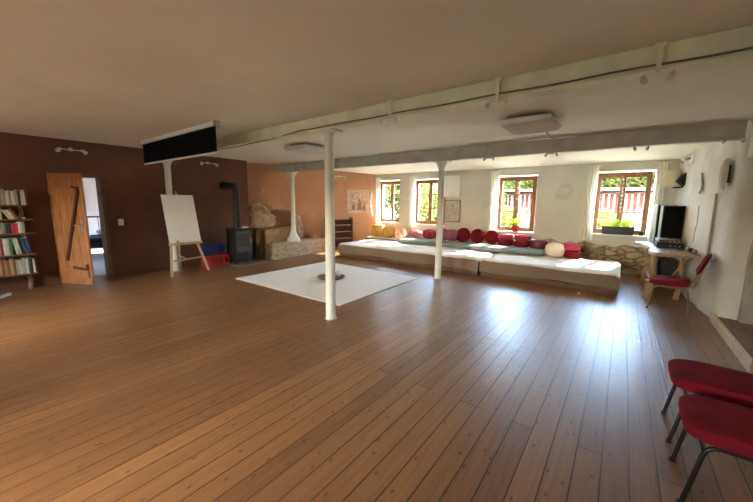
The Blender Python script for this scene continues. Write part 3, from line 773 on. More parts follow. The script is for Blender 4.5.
relief('standing_stone', [(0, 0), (.30, 0), (.28, .40), (.20, .70), (.08, .72), (.0, .35)], (-7.98, 6.42, .43), (.35, 1, 0), .09, 'carved', 'narrow upright stone with grey hollow standing right of the bell foot column', .02, seed=7)
relief('loose_stone', [(0, 0), (.26, 0), (.22, .08), (.08, .10)], (-7.72, 6.86, .43), (.3, 1, 0), .12, 'sandstone', 'small flat stone lying at the right end of the rubble bench', .01, seed=9)
for (y, z, lab) in ((5.62, 1.83, 'small white wall spot, upper one above the carved stone'), (5.78, 1.46, 'tiny white wall spot, lower one above the carved stone')):
    t = thing('wall_spot', lab, 'spotlight', (-8.44+.0, y, z), 0)
    b = B(); tube(b, [(-.01, 0, 0), (.03, 0, 0)], .02, 10); obj('mount', b, 'white_plastic', t)
    b = B(); tube(b, [(.03, 0, .0), (.09, .03, .025)], [.022, .034], 12); obj('lamp_head', b, 'white_plastic', t, smooth=True)

# small dark shelf on the slanting wall
t = thing('small_shelf', 'small dark wooden shelf unit against the brown wall', 'shelf', (-7.635, 7.97, 0), PI/2-.36)
ww = .47
def sb(name, *a): 
    b = B(); box(b, *a); obj(name, b, 'shelfboard' if name == 'shelf_board' else 'darkwood', t, bev=.004)
sb('side_panel', -ww, -.24, 0, -ww+.025, 0, 1.05); sb('side_panel', ww-.025, -.24, 0, ww, 0, 1.05)
sb('back_panel', -ww+.025, -.012, .02, ww-.025, 0, 1.0)
for z in (.05, .35, .57, .79, .99): sb('shelf_board', -ww+.025, -.23, z, ww-.025, -.012, z+.022)

# picture on the slanting wall
t = thing('framed_picture', 'faded figure print in a pale frame on the brown wall', 'picture', (-7.325, 8.68, 1.20), PI/2-.36-.0)
b = B()
W_, H_ = .80, .78
for s in (-1, 1): box(b, s*W_/2-.02, -.02, 0, s*W_/2+.02, 0, H_)
box(b, -W_/2+.02, -.02, 0, W_/2-.02, 0, .035); box(b, -W_/2+.02, -.02, H_-.035, W_/2-.02, 0, H_)
obj('frame', b, 'frame_pale', t, bev=.003)
b = B(); box(b, -W_/2+.02, -.008, .035, W_/2-.02, -.002, H_-.035); pc = obj('print', b, 'pic1', t)
b = B()
for (cx_, s_) in ((-.18, .8), (.06, 1.15), (.24, .8)):
    prism_dir(b, [(cx_-.09*s_, -.009, .10), (cx_+.09*s_, -.009, .10), (cx_+.05*s_, -.009, .26*s_+.08), (cx_-.05*s_, -.009, .26*s_+.08)], (0, -.001, 0))
    v = bmesh.ops.create_circle(b, cap_ends=True, segments=16, radius=.042*s_, matrix=Matrix.Translation((cx_, -.010, .26*s_+.13)) @ Matrix.Rotation(PI/2, 4, 'X'))
obj('figures', b, mat('faded_umber_ink', (.34, .17, .10, 1), .8, .3, 20), pc)

# white twig mobile
t = thing('twig_mobile', 'white twig mobile hanging on a thread beside the leftmost curtain', 'mobile', (-6.80, 8.75, 1.12))
b = B(); tube(b, [(.0, 0, .80), (0, 0, 1.428)], .003, 5); obj('thread', b, 'white_twig', t)
b = B(); tube(b, [(.02, 0, .80), (-.02, 0, .66), (-.07, .01, .52), (-.05, 0, .36), (-.01, 0, .20), (.03, 0, .0)], [.022, .032, .038, .036, .032, .036], 8)
tube(b, [(-.05, 0, .40), (-.10, -.02, .50)], .012, 6); tube(b, [(-.02, 0, .24), (.05, -.02, .32)], .012, 6)
obj('twig', b, 'white_twig', t, smooth=True)

# ------------------------------------------------------------------ window wall: panel, picture, wire ornaments, curtains
t = thing('wall_cabinet', 'white flat wall cabinet above the grey framed sketch', 'cabinet', (-4.21, YB-.002, 1.76))
b = B(); box(b, -.29, -.10, 0, .29, 0, .62, bev=.008); obj('body', b, 'white', t)
b = B(); box(b, -.275, -.112, .02, .275, -.101, .30, bev=.003); obj('flap', b, 'white', t)
b = B(); box(b, -.275, -.112, .315, .275, -.101, .60, bev=.003); obj('flap', b, 'white', t)
t = thing('framed_picture', 'grey sketch in a brown frame between the second and third window', 'picture', (-4.17, YB-.002, .99))
b = B()
for s in (-1, 1): box(b, s*.24-.018, -.025, 0, s*.24+.018, 0, .68)
box(b, -.222, -.025, 0, .222, 0, .035); box(b, -.222, -.025, .645, .222, 0, .68); obj('frame', b, 'frame_brown', t)
b = B(); box(b, -.222, -.012, .035, .222, -.004, .645); pc = obj('sketch', b, 'pic2', t)
b = B(); tube(b, [(-.12, -.013, .12), (-.02, -.013, .38), (.05, -.013, .46), (.11, -.013, .14)], .004, 5); bmesh.ops.create_circle(b, cap_ends=True, segments=14, radius=.035, matrix=Matrix.Translation((.02, -.0135, .5)) @ Matrix.Rotation(PI/2, 4, 'X')); obj('drawn_lines', b, 'frame_brown', pc)

def ornament(label, x, z, pts, s=1, seed=0):
    b = B()
    for line in pts: tube(b, [(px*s, -.010-.003*(i % 2), pz*s) for i, (px, pz) in enumerate(line)], .011, 6)
    o = obj('wire_ornament', b, 'plaster', smooth=True, loc=(x, YB, z)); return tag(o, label, 'wall ornament')
swirl = [[(.16*math.cos(a)*(1-.12*k), .12*math.sin(a)+.03*k) for a in [i*2*PI/14+k for i in range(13)]] for k in range(3)]
ornament('pale wire scribble ornament on the wall between third and fourth window', -1.23, 1.85, swirl, 1.25)
ornament('pale twig ornament on the wall left of the third window', -3.32, 1.92, [[(-.15, -.25), (0, -.02), (.14, .24)], [(-.12, .1), (.02, .0), (.2, .05)], [(-.16, -.05), (-.02, -.12), (.12, -.1)]])
ornament('pale wire loop ornament on the wall between first and second window', -5.82, 1.74, [[(-.16, .08), (-.08, -.02), (.02, -.06), (.14, -.02), (.2, .06)]])

def curtain(label, x0, x1, y, z0, z1, folds):
    b = B(); n = folds*8; g = []
    for j in range(9):
        z = z0+(z1-z0)*j/8; row = []
        for i in range(n+1):
            u = i/n; sq = 1-.12*math.sin(j/8*PI)
            x = x0+(x1-x0)*(.5+(u-.5)*sq); row.append(b.verts.new((x, y+.022*math.sin(u*folds*2*PI)+.006*math.sin(j+u*9), z)))
        g.append(row)
    for A, Bq in zip(g, g[1:]):
        for i in range(n): b.faces.new((A[i], A[i+1], Bq[i+1], Bq[i]))
    t = thing('curtain', label, 'curtain', (0, 0, 0))
    b2 = b; o = obj('curtain_cloth', b2, 'sheer', t, smooth=True)
    b = B(); tube(b, [(x0-.04, y, z1+.008), (x1+.06, y, z1+.008)], .008, 8); obj('rod', b, 'white', t)
curtain('sheer cream curtain at the leftmost window beside the brown wall', -7.06, -6.84, 9.33, .86, 2.42, 4)
curtain('sheer cream curtain at the left side of the second window', -5.68, -5.44, 9.33, .80, 2.38, 4)
curtain('sheer cream curtain at the left side of the third window', -3.04, -2.82, 9.33, .70, 2.44, 4)
curtain('sheer cream curtain at the left side of the rightmost window', -.76, -.54, 9.33, .72, 2.46, 4)
curtain('sheer cream curtain at the right side of the rightmost window behind the desk', .48, .66, 9.33, .74, 2.46, 3)

# plants
def blades(bm, n, r, h, wid, spread_x, seed, droop=.6):
    rnd = random.Random(seed)
    for k in range(n):
        a = rnd.uniform(0, 2*PI); L = r*rnd.uniform(.6, 1.1); hh = h*rnd.uniform(.6, 1.1); x0 = rnd.uniform(-spread_x, spread_x)
        d = Vector((math.cos(a), math.sin(a)*.55, 0)); s = Vector((-d.y, d.x, 0)).normalized()
        prev = None
        for i in range(6):
            u = i/5; p = Vector((x0, 0, 0))+d*L*u+Vector((0, 0, hh*(1.9*u-1.9*droop*u*u*1.15)))
            w = wid*(1-u)**.6*(.5+u*.8)*.5+.0008
            cur = (bm.verts.new(p-s*w), bm.verts.new(p+s*w))
            if prev: bm.faces.new((prev[0], prev[1], cur[1], cur[0]))
            prev = cur
t = thing('potted_plant', 'leafy green plant in a red pot on the sill of the third window', 'plant', (-2.34, 9.49, .813))
b = B(); lathe(b, [(.07, 0), (.10, .13), (.105, .14), (.105, .165), (.095, .165), (.09, .15)], 20); obj('pot', b, 'redpot', t, smooth=True)
b = B(); lathe(b, [(.088, .14), (.085, .155)], 16); obj('soil', b, 'soil', t)
b = B(); blades(b, 90, .36, .30, .035, .04, 11); obj('foliage', b, 'houseleaf', t, loc=(0, 0, .15))
t = thing('window_planter', 'long black planter with grassy green plants on the rightmost window sill', 'plant', (-.07, 9.49, .883))
b = B(); prism_dir(b, [(-.29, -.08, 0), (.29, -.08, 0), (.31, -.09, .17), (-.31, -.09, .17)], (0, .15, 0)); box(b, -.32, -.095, .165, .32, .07, .18); obj('trough', b, 'blackplastic', t, bev=.004)
b = B(); box(b, -.29, -.075, .1801, .29, .05, .186); obj('soil', b, 'soil', t)
for k, (xx, sd) in enumerate(((-.2, 21), (.0, 22), (.2, 23))):
    b = B(); blades(b, 70, .34, .24, .026, .12, sd); obj('foliage', b, 'houseleaf', t, loc=(xx, -.01, .18))
t = thing('flower_pot', 'small dark pot behind the right end of the black planter', 'pot', (.36, 9.50, .883))
b = B(); lathe(b, [(.04, 0), (.05, .08), (.052, .09)], 14); obj('body', b, 'blackplastic', t, smooth=True)
b = B(); lathe(b, [(.045, .0901), (.043, .095)], 12); obj('soil', b, 'soil', t)
def garland(label, x, z0, z1, y, n, r):
    t = thing('bead_garland', label, 'garland', (x, y, z0))
    b = B(); tube(b, [(0, 0, 0), (.01, 0, (z1-z0)*.5), (0, 0, z1-z0)], .002, 5); obj('string', b, 'white_twig', t)
    for k in range(n):
        b = B(); bmesh.ops.create_icosphere(b, subdivisions=1, radius=r*random.uniform(.8, 1.15), matrix=Matrix.Translation((random.uniform(-.01, .01), -.006, (z1-z0)*k/(n-1))) @ Matrix.Diagonal((1, .5, 1, 1))); obj('bead', b, 'bead', t, smooth=True)
garland('string of white shell beads hanging in the rightmost window', -.07, 1.42, 2.14, 9.50, 9, .026)
garland('string of small white charms hanging in the third window', -2.36, 1.70, 2.14, 9.50, 4, .022)
for (px, py, lab) in ((-2.05, 9.48, 'small brown figure on the third window sill right of the red pot'), (-2.72, 9.48, 'small dark figure on the third window sill left of the red pot')):
    t = thing('figurine', lab, 'figurine', (px, py, .813))
    b = B(); lathe(b, [(.035, 0), (.03, .05), (.02, .09)], 12); obj('body', b, 'trunk', t, smooth=True)
    b = B(); bmesh.ops.create_icosphere(b, subdivisions=2, radius=.024, matrix=Matrix.Translation((0, 0, .108))); obj('head', b, 'trunk', t, smooth=True)

# ------------------------------------------------------------------ mattress platform
def sheeted(name, label, x0, x1, y0, y1, zt, seam=0, seed=0):
    t = thing(name, label, 'mattress', ((x0+x1)/2, (y0+y1)/2, 0))
    w = x1-x0; d = y1-y0
    b = B()
    for k in range(4): box(b, -w/2+.03, -d/2+.03+k*(d-.16)/3, .0, w/2-.03, -d/2+.13+k*(d-.16)/3, .07)
    box(b, -w/2+.02, -d/2+.02, .07, w/2-.02, d/2-.02, .095)
    obj('pallet', b, 'pallet', t)
    b = B(); rnd = random.Random(seed); ph = [rnd.uniform(0, 6) for _ in range(8)]
    nx_, ny_ = int(w*16), 18
    def edge(u, v):   # u 0..1 over the profile front-bottom, front-top, back-top, back-bottom
        return None
    prof = []
    zb = .10
    for j in range(9): prof.append((-d/2, zb+(zt-.05-zb)*j/8, 'f'))
    for j in range(1, 5): a = j/5*PI/2; prof.append((-d/2+.05*(1-math.cos(a)), zt-.05+.05*math.sin(a), 't'))
    for j in range(1, ny_): prof.append((-d/2+.05+(d-.1)*j/ny_, zt, 't'))
    for j in range(1, 5): a = j/5*PI/2; prof.append((d/2-.05*(1-math.sin(a)), zt-.05*(1-math.cos(a)), 't'))
    for j in range(9): prof.append((d/2, zt-.05-(zt-.05-zb)*j/8, 'b'))
    rows_ = []
    for i in range(nx_+1):
        u = i/nx_; x = -w/2+w*u
        er = min(1, min(u*w, (1-u)*w)/.05); rz = .05*(1-math.sqrt(max(0, 1-(1-er)**2)))
        row = []
        for y, z, k in prof:
            zz = z; yy = y
            if k == 't': zz = z-rz+.007*math.sin(2.1*x+ph[0])*math.sin(3*y+ph[1])+.004*math.sin(5*x+3*y+ph[2])
            else:
                f = (zt-z)/(zt-zb)
                yy = y+(-1 if k == 'f' else 1)*(.016*f*math.sin(4.3*x+ph[3])+.012*f*math.sin(9*x+2.5*z*10+ph[4])+.006*math.sin(23*x+ph[5]))
                zz = min(z, zt-rz-.01)
                if z < zb+.02: zz = z+.018*math.sin(3.1*x+ph[6])+.008*math.sin(8*x)
            row.append(b.verts.new((x, yy, zz)))
        rows_.append(row)
    rows_co = [[tuple(v.co) for v in r_] for r_ in rows_]
    iT = [j for j, p_ in enumerate(prof) if p_[2] == 't']
    for A, Bq in zip(rows_, rows_[1:]):
        for j in range(len(prof)-1): b.faces.new((A[j], Bq[j], Bq[j+1], A[j+1]))
    b.faces.new(rows_[0]); b.faces.new(rows_[-1][::-1])
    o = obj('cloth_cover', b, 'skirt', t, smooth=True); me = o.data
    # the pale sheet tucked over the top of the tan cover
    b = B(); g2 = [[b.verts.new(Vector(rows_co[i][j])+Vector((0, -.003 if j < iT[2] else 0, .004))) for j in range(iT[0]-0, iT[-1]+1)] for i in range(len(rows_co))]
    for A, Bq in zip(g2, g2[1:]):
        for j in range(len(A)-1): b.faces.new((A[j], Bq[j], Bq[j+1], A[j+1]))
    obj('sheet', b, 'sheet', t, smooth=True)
    return t
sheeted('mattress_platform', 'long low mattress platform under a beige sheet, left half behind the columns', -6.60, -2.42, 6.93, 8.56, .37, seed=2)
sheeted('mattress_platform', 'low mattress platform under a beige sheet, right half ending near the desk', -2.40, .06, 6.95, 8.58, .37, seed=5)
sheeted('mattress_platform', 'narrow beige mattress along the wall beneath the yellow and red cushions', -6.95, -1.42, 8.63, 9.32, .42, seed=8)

def mat_pad(label, loc, rz, w, d, h, m):
    t = thing('floor_mat', label, 'floor mat', loc, rz)
    b = B(); soft(b, w, d, h, .16, .35, 60, 14, wob=.004); obj('pad', b, m, t, smooth=True)
    b = B(); 
    pts = []
    for k in range(48):
        u = 2*PI*k/48; c, s = math.cos(u), math.sin(u); q = lambda v: math.copysign(abs(v)**.16, v)
        pts.append((w/2*q(c)*1.0, d/2*q(s)*1.0, h*.5))
    tube(b, pts, .008, 6, closed=True); obj('piping', b, m, t, smooth=True)
    return t
mat_pad('dark grey folded mat on the mattress under the red cushions, left one', (-4.32, 8.40, .385), 0, 2.1, .58, .12, 'grey_fab')
mat_pad('lighter grey mat on the mattress in front of the crimson cushions, right one', (-2.32, 8.38, .385), .0, 1.85, .58, .12, 'grey_fab2')

def cushion(label, x, y, z, w, d, h, m, tilt=0, rz=0, e=.75, ez=.75, name='cushion', grp='cushions along the window wall', piping=True):
    t = thing(name, label, 'cushion', (x, y, z), rz, grp); t.rotation_euler = (tilt, 0, rz)
    b = B(); soft(b, w, d, h, e, ez, wob=.012); obj('cover', b, m, t, smooth=True)
    if piping:
        b = B(); q = lambda v: math.copysign(abs(v)**e, v)
        tube(b, [(w/2*q(math.cos(2*PI*k/36)), d/2*q(math.sin(2*PI*k/36)), h/2) for k in range(36)], .006, 6, closed=True); obj('piping', b, m, t, smooth=True)
    return t
ZM = .424
cushion('mustard yellow round cushion at the far left under the first window', -6.57, 8.86, ZM, .44, .42, .42, 'yellow', ez=.6)
cushion('mustard yellow cushion, second from the left along the wall', -6.12, 8.86, ZM, .42, .40, .38, 'yellow', ez=.6, rz=.1)
cushion('orange and cream floral cushion right of the yellow ones', -5.71, 8.88, ZM, .38, .38, .34, 'floral', ez=.65, rz=.1)
cushion('flat pink patterned cushion lying on the dark grey mat', -5.12, 8.86, ZM+.07, .46, .36, .24, 'pinkfloral', rz=-.1, ez=.9)
cushion('red and black patterned cushion just left of the flared column', -4.66, 8.90, ZM+.06, .42, .36, .30, 'redpat', rz=.1, ez=.8)
cushion('dusky mauve cushion half hidden by the flared column', -4.28, 8.98, ZM, .32, .30, .40, 'mauve', ez=.7)
cushion('mauve cushion just right of the flared column', -3.93, 8.9, ZM+.06, .37, .36, .32, 'mauve', ez=.7, rz=.05)
def disc(label, x, m='red', r=.21, y=9.10, z=ZM+.03):
    t = thing('cushion', label, 'cushion', (x, y, z+r), 0, 'cushions along the window wall'); t.rotation_euler = (PI/2-.22, 0, 0)
    b = B(); soft(b, 2*r, 2*r, .17, 1, .62, 36, 12)
    for v in b.verts: v.co.z -= .085
    obj('cover', b, m, t, smooth=True)
    b = B(); tube(b, [(r*math.cos(2*PI*k/36), r*math.sin(2*PI*k/36), 0) for k in range(36)], .007, 6, closed=True); obj('piping', b, m, t, smooth=True)
disc('round crimson cushion propped upright, first of three beside the mauve one', -3.67, r=.205)
disc('round crimson cushion propped upright, middle one of three', -3.25, r=.20)
disc('round crimson cushion propped upright, third one below the third window', -2.84, r=.195)
cushion('thick crimson cushion, bottom of the left stacked pair under the third window', -2.40, 8.90, ZM+.055, .38, .36, .17, 'red', e=.4, ez=.5)
cushion('crimson cushion, top of the left stacked pair under the third window', -2.40, 8.92, ZM+.220, .39, .34, .14, 'red_b', e=.45, ez=.5)
cushion('thick crimson cushion, bottom of the right stacked pair under the third window', -2.00, 8.90, ZM+.05, .37, .36, .17, 'red', e=.4, ez=.5)
cushion('crimson cushion, top of the right stacked pair under the third window', -2.01, 8.92, ZM+.218, .37, .34, .14, 'red_b', e=.45, ez=.5)
cushion('shiny dark red leather pouf at the right end of the cushion row', -1.60, 8.84, ZM+.03, .42, .36, .25, 'darkred', e=.9, ez=.5)
cushion('round cream wool pouf on the sheet right of the grey mat', -1.17, 8.34, .372, .40, .36, .33, 'cream_fab', e=.95, ez=.75)
cushion('crimson block cushion right of the cream pouf, lower one of two', -.84, 8.47, .372, .33, .30, .17, 'red', e=.3, ez=.4, rz=.15)
cushion('crimson block cushion lying askew on the lower one beside the cream pouf', -.88, 8.49, .545, .33, .30, .16, 'red_b', e=.3, ez=.4, rz=.35)

# ------------------------------------------------------------------ carpet and dish
t = thing('carpet', 'square cream carpet on the floor behind the front column', 'carpet', (-4.70, 4.69, 0))
b = B(); prism(b, [(-1.42, -1.24), (1.41, -1.22), (1.41, 1.18), (-1.42, 1.27)], .001, .014); obj('pile', b, 'carpet', t, bev=.004)
b = B(); tube(b, [(-1.42, -1.24, .009), (1.41, -1.22, .009), (1.41, 1.18, .009), (-1.42, 1.27, .009)], .0075, 6, closed=True); obj('bound_edge', b, 'cream_fab', t)
t = thing('dish', 'shallow dark dish of shells and stones in the middle of the cream carpet', 'dish', (-4.62, 4.64, .0145))
b = B(); lathe(b, [(.13, 0), (.20, .012), (.26, .03), (.285, .048), (.277, .052), (.24, .038), (.18, .022), (.05, .016)], 28); obj('bowl', b, 'dishglaze', t, smooth=True)
rnd = random.Random(4)
for k in range(26):
    a = rnd.uniform(0, 2*PI); r = .20*math.sqrt(rnd.random()); m = 'shell' if rnd.random() < .8 else 'darkpebble'
    s = rnd.uniform(.035, .055)
    b = B(); soft(b, s*2.2, s*1.6, s*1.2, 1, 1, 12, 8)
    o = obj('seashell' if m == 'shell' else 'pebble', b, m, None, smooth=True, loc=(-4.62+r*math.cos(a), 4.64+r*math.sin(a), .05+.08*r+.045*rnd.random()), rot=(rnd.uniform(-.3, .3), rnd.uniform(-.3, .3), rnd.uniform(0, 3)))
    tag(o, 'pale shell in the dark dish on the cream carpet' if m == 'shell' else 'dark pebble in the dark dish on the cream carpet', 'shell' if m == 'shell' else 'pebble', 'shells in the dish' if m == 'shell' else 'pebbles in the dish')

# ------------------------------------------------------------------ desk corner
t = thing('desk', 'live edge slab desk on trunk legs against the right wall', 'desk', (0, 0, 0))
edge = [(.50, 6.98), (.42, 7.10), (.40, 7.32), (.44, 7.60), (.46, 7.85), (.42, 8.12), (.34, 8.40), (.26, 8.66), (.24, 8.84), (.30, 8.98), (.80, 9.12), (.875, 9.0), (.91, 8.55), (.96, 7.9), (1.015, 7.25), (1.03, 7.02)]
b = B(); prism(b, edge, .745, .80); obj('slab', b, 'deskwood', t, bev=.008)
for (x, y, r0, r1) in ((.52, 7.55, .055, .05), (.50, 8.72, .06, .05), (.86, 7.30, .035, .03)):
    b = B(); tube(b, [(x-.02, y, 0), (x+.01, y-.02, .3), (x-.005, y, .55), (x, y, .746)], [r0*1.2, r0, r1, r1*1.15], 12); obj('leg', b, 'trunk', t, smooth=True)
b = B(); box(b, .46, 7.40, .28, .90, 8.70, .31); obj('lower_shelf', b, 'deskwood', t, bev=.005)
b = B(); obox(b, (.80, 7.62, .32), (.94, 7.20, .74), .06, .035); obj('brace', b, 'trunk', t)
t = thing('storage_box', 'dark box on the lower shelf under the desk', 'box', (.70, 8.05, .311))
b = B(); box(b, -.17, -.22, 0, .17, .22, .24, bev=.01); obj('body', b, 'blackplastic', t)
b = B(); box(b, -.18, -.23, .24, .18, .23, .27, bev=.006); obj('lid', b, 'blackplastic', t)
t = thing('tree_stump', 'short wooden stump on the floor in front of the desk behind the red chair', 'stump', (.47, 7.12, 0))
b = B(); lathe(b, [(.085, 0), (.078, .05), (.07, .2), (.072, .30)], 14); obj('bark', b, 'trunk', t, smooth=True)
b = B(); lathe(b, [(.069, .3005), (.066, .306)], 14); obj('cut_face', b, 'easelwood', t)

t = thing('loudspeaker', 'tall black loudspeaker standing on the desk', 'loudspeaker', (.735, 8.30, .801), .06)
b = B(); box(b, -.155, -.15, 0, .155, .18, .76, bev=.008); obj('cabinet', b, 'blackplastic', t)
b = B(); box(b, -.14, -.162, .02, .14, -.151, .74, bev=.003); obj('grille', b, 'black', t)
b = B(); box(b, -.162, -.155, 0, -.156, -.135, .76); obj('edge_trim', b, 'silver', t)
t = thing('loudspeaker', 'grey sided loudspeaker standing behind the black one by the curtain', 'loudspeaker', (.66, 8.76, .801), .12)
b = B(); box(b, -.15, -.16, 0, .15, .16, .78, bev=.008); obj('cabinet', b, 'greyside', t)
b = B(); box(b, -.135, -.172, .02, .135, -.161, .76, bev=.003); obj('grille', b, 'black', t)
def stereo(label, z, h, w, m):
    t = thing('stereo_unit', label, 'stereo', (.70, 7.92, z), .08)
    b = B(); box(b, -w/2, -.16, .012, w/2, .16, h, bev=.005); obj('case', b, m, t)
    b = B(); box(b, -w/2+.01, -.168, .022, w/2-.01, -.161, h-.01); fp = obj('front_panel', b, 'blackplastic', t)
    for k in range(3):
        b = B(); bmesh.ops.create_cone(b, cap_ends=True, segments=14, radius1=.013, radius2=.011, depth=.018, matrix=Matrix.Translation((w/2-.05-k*.06, -.178, h*.5)) @ Matrix.Rotation(PI/2, 4, 'X')); obj('knob', b, 'silver', fp)
    for sx in (-1, 1):
        for sy in (-1, 1):
            b = B(); lathe(b, [(.014, 0), (.012, .012)], 10, sx*(w/2-.04), sy*.12); obj('foot', b, 'blackplastic', t)
    return t
stereo('black amplifier on the desk in front of the loudspeaker, lower unit', .801, .10, .36, 'blackplastic')
stereo('slim silver topped player stacked on the black amplifier', .902, .065, .33, 'silver')
for (x, y, m, lab) in ((.93, 7.62, 'silver', 'small silver pot on the desk right of the amplifier'), (.95, 7.40, 'blackplastic', 'small black pot on the desk by the right wall'), (.97, 7.20, 'trunk', 'small brown pot on the desk nearest the red chair')):
    t = thing('small_pot', lab, 'pot', (x, y, .801)); b = B(); lathe(b, [(.025, 0), (.032, .04), (.03, .055)], 14); obj('body', b, m, t, smooth=True)
    b = B(); lathe(b, [(.031, .0552), (.02, .066), (.008, .072)], 14); obj('lid', b, m, t, smooth=True)
b = B(); tube(b, [(.86, 7.86, .806), (.93, 7.78, .806), (.88, 7.70, .806), (.80, 7.66, .806), (.86, 7.56, .806)], .005, 6); tag(obj('cable', b, 'cable', smooth=True), 'loose cable lying on the desk beside the amplifier', 'cable')

# table lamp behind the loudspeakers
t = thing('table_lamp', 'lamp with a cream drum shade rising behind the loudspeakers', 'lamp', (.72, 9.0, .801))
b = B(); lathe(b, [(.09, 0), (.085, .015), (.02, .03)], 18); obj('base', b, 'brass', t, smooth=True)
b = B(); tube(b, [(0, 0, .025), (0, 0, 1.20)], .012, 8); obj('pole', b, 'frame_pale', t)
b = B()
n = 24; ra = [(.135, 1.15), (.125, 1.46)]
rings = [[b.verts.new((r*math.cos(2*PI*k/n), r*math.sin(2*PI*k/n), z)) for k in range(n)] for r, z in ra]
for k in range(n): b.faces.new((rings[0][k], rings[0][(k+1) % n], rings[1][(k+1) % n], rings[1][k]))
obj('shade', b, 'shade', t, smooth=True)
# white pointed ornament beside it
b = B(); prism_dir(b, [(.49, 9.28, 2.10), (.58, 9.28, 1.93), (.60, 9.28, 2.06), (.56, 9.28, 2.22)], (0, -.02, 0)); tag(obj('wall_ornament', b, 'white'), 'white pointed ornament hanging left of the cream lamp shade', 'wall ornament')
# black tilted wall speaker on bracket
t = thing('wall_speaker', 'tilted black wall speaker above the desk right of the cream shade', 'speaker', (.89, 8.85, 2.07))
b = B(); box(b, -.085, -.10, -.10, .085, .10, .10, bev=.012); obj('cabinet', b, 'blackplastic', t, rot=(0, .62, .2))
b = B(); tube(b, arc_pts([(.03, .02, -.09), (-.02, 0, -.15), (-.16, -.02, -.155)], .05), .014, 8); obj('bracket', b, 'blackplastic', t, smooth=True)
# right wall: panel, leaf, oval lamp, bracket plate
def rwx(y): return 1.12-.0875*(y-6.2)
ang_r = math.atan(.0875)
t = thing('wall_panel', 'large flat white panel with a leaf motif on the right wall above the desk', 'panel', (rwx(7.47)-.012, 7.47, .86), ang_r)
b = B(); box(b, -.03, -.72, 0, -.008, .72, .88, bev=.004); obj('board', b, 'plaster', t)
b = B(); prism_dir(b, [(-.03, -.05, .70), (-.03, .02, .48), (-.03, -.02, .22), (-.03, -.09, .44)], (-.012, 0, 0)); tube(b, [(-.036, -.03, .25), (-.036, -.02, .10)], .008, 6); obj('leaf_motif', b, 'rough_plaster', t)
b = B(); prism_dir(b, [(rwx(7.6)-.022, 7.60, 2.10), (rwx(7.66)-.022, 7.70, 1.86), (rwx(7.55)-.022, 7.56, 1.76), (rwx(7.5)-.022, 7.46, 1.88)], (-.02, 0, 0)); tag(obj('leaf_relief', b, 'rough_plaster'), 'pale leaf shaped relief on the right wall above the white panel', 'wall ornament')
t = thing('oval_wall_lamp', 'white half oval wall lamp on the right wall beyond the niche', 'wall lamp', (rwx(6.5), 6.48, 1.99))
b = B(); soft(b, .16, .20, .42, 1, .85, 24, 16); 
for v in b.verts: v.co.z -= .21; v.co.x = min(v.co.x, 0)
obj('shade', b, 'milk', t, smooth=True, loc=(-.03, 0, 0))
b = B(); box(b, -.031, -.06, -.12, -.001, .06, .12, bev=.01); obj('back_plate', b, 'iron', t)
b = B(); prism_dir(b, [(rwx(8.3)-.016, 8.30, 2.33), (rwx(8.3)-.016, 8.30, 2.52), (rwx(8.5)-.016, 8.62, 2.36)], (-.012, 0, 0)); tag(obj('corner_shelf', b, 'white'), 'white triangular plate on the right wall beside the spotlight above the desk', 'wall plate')

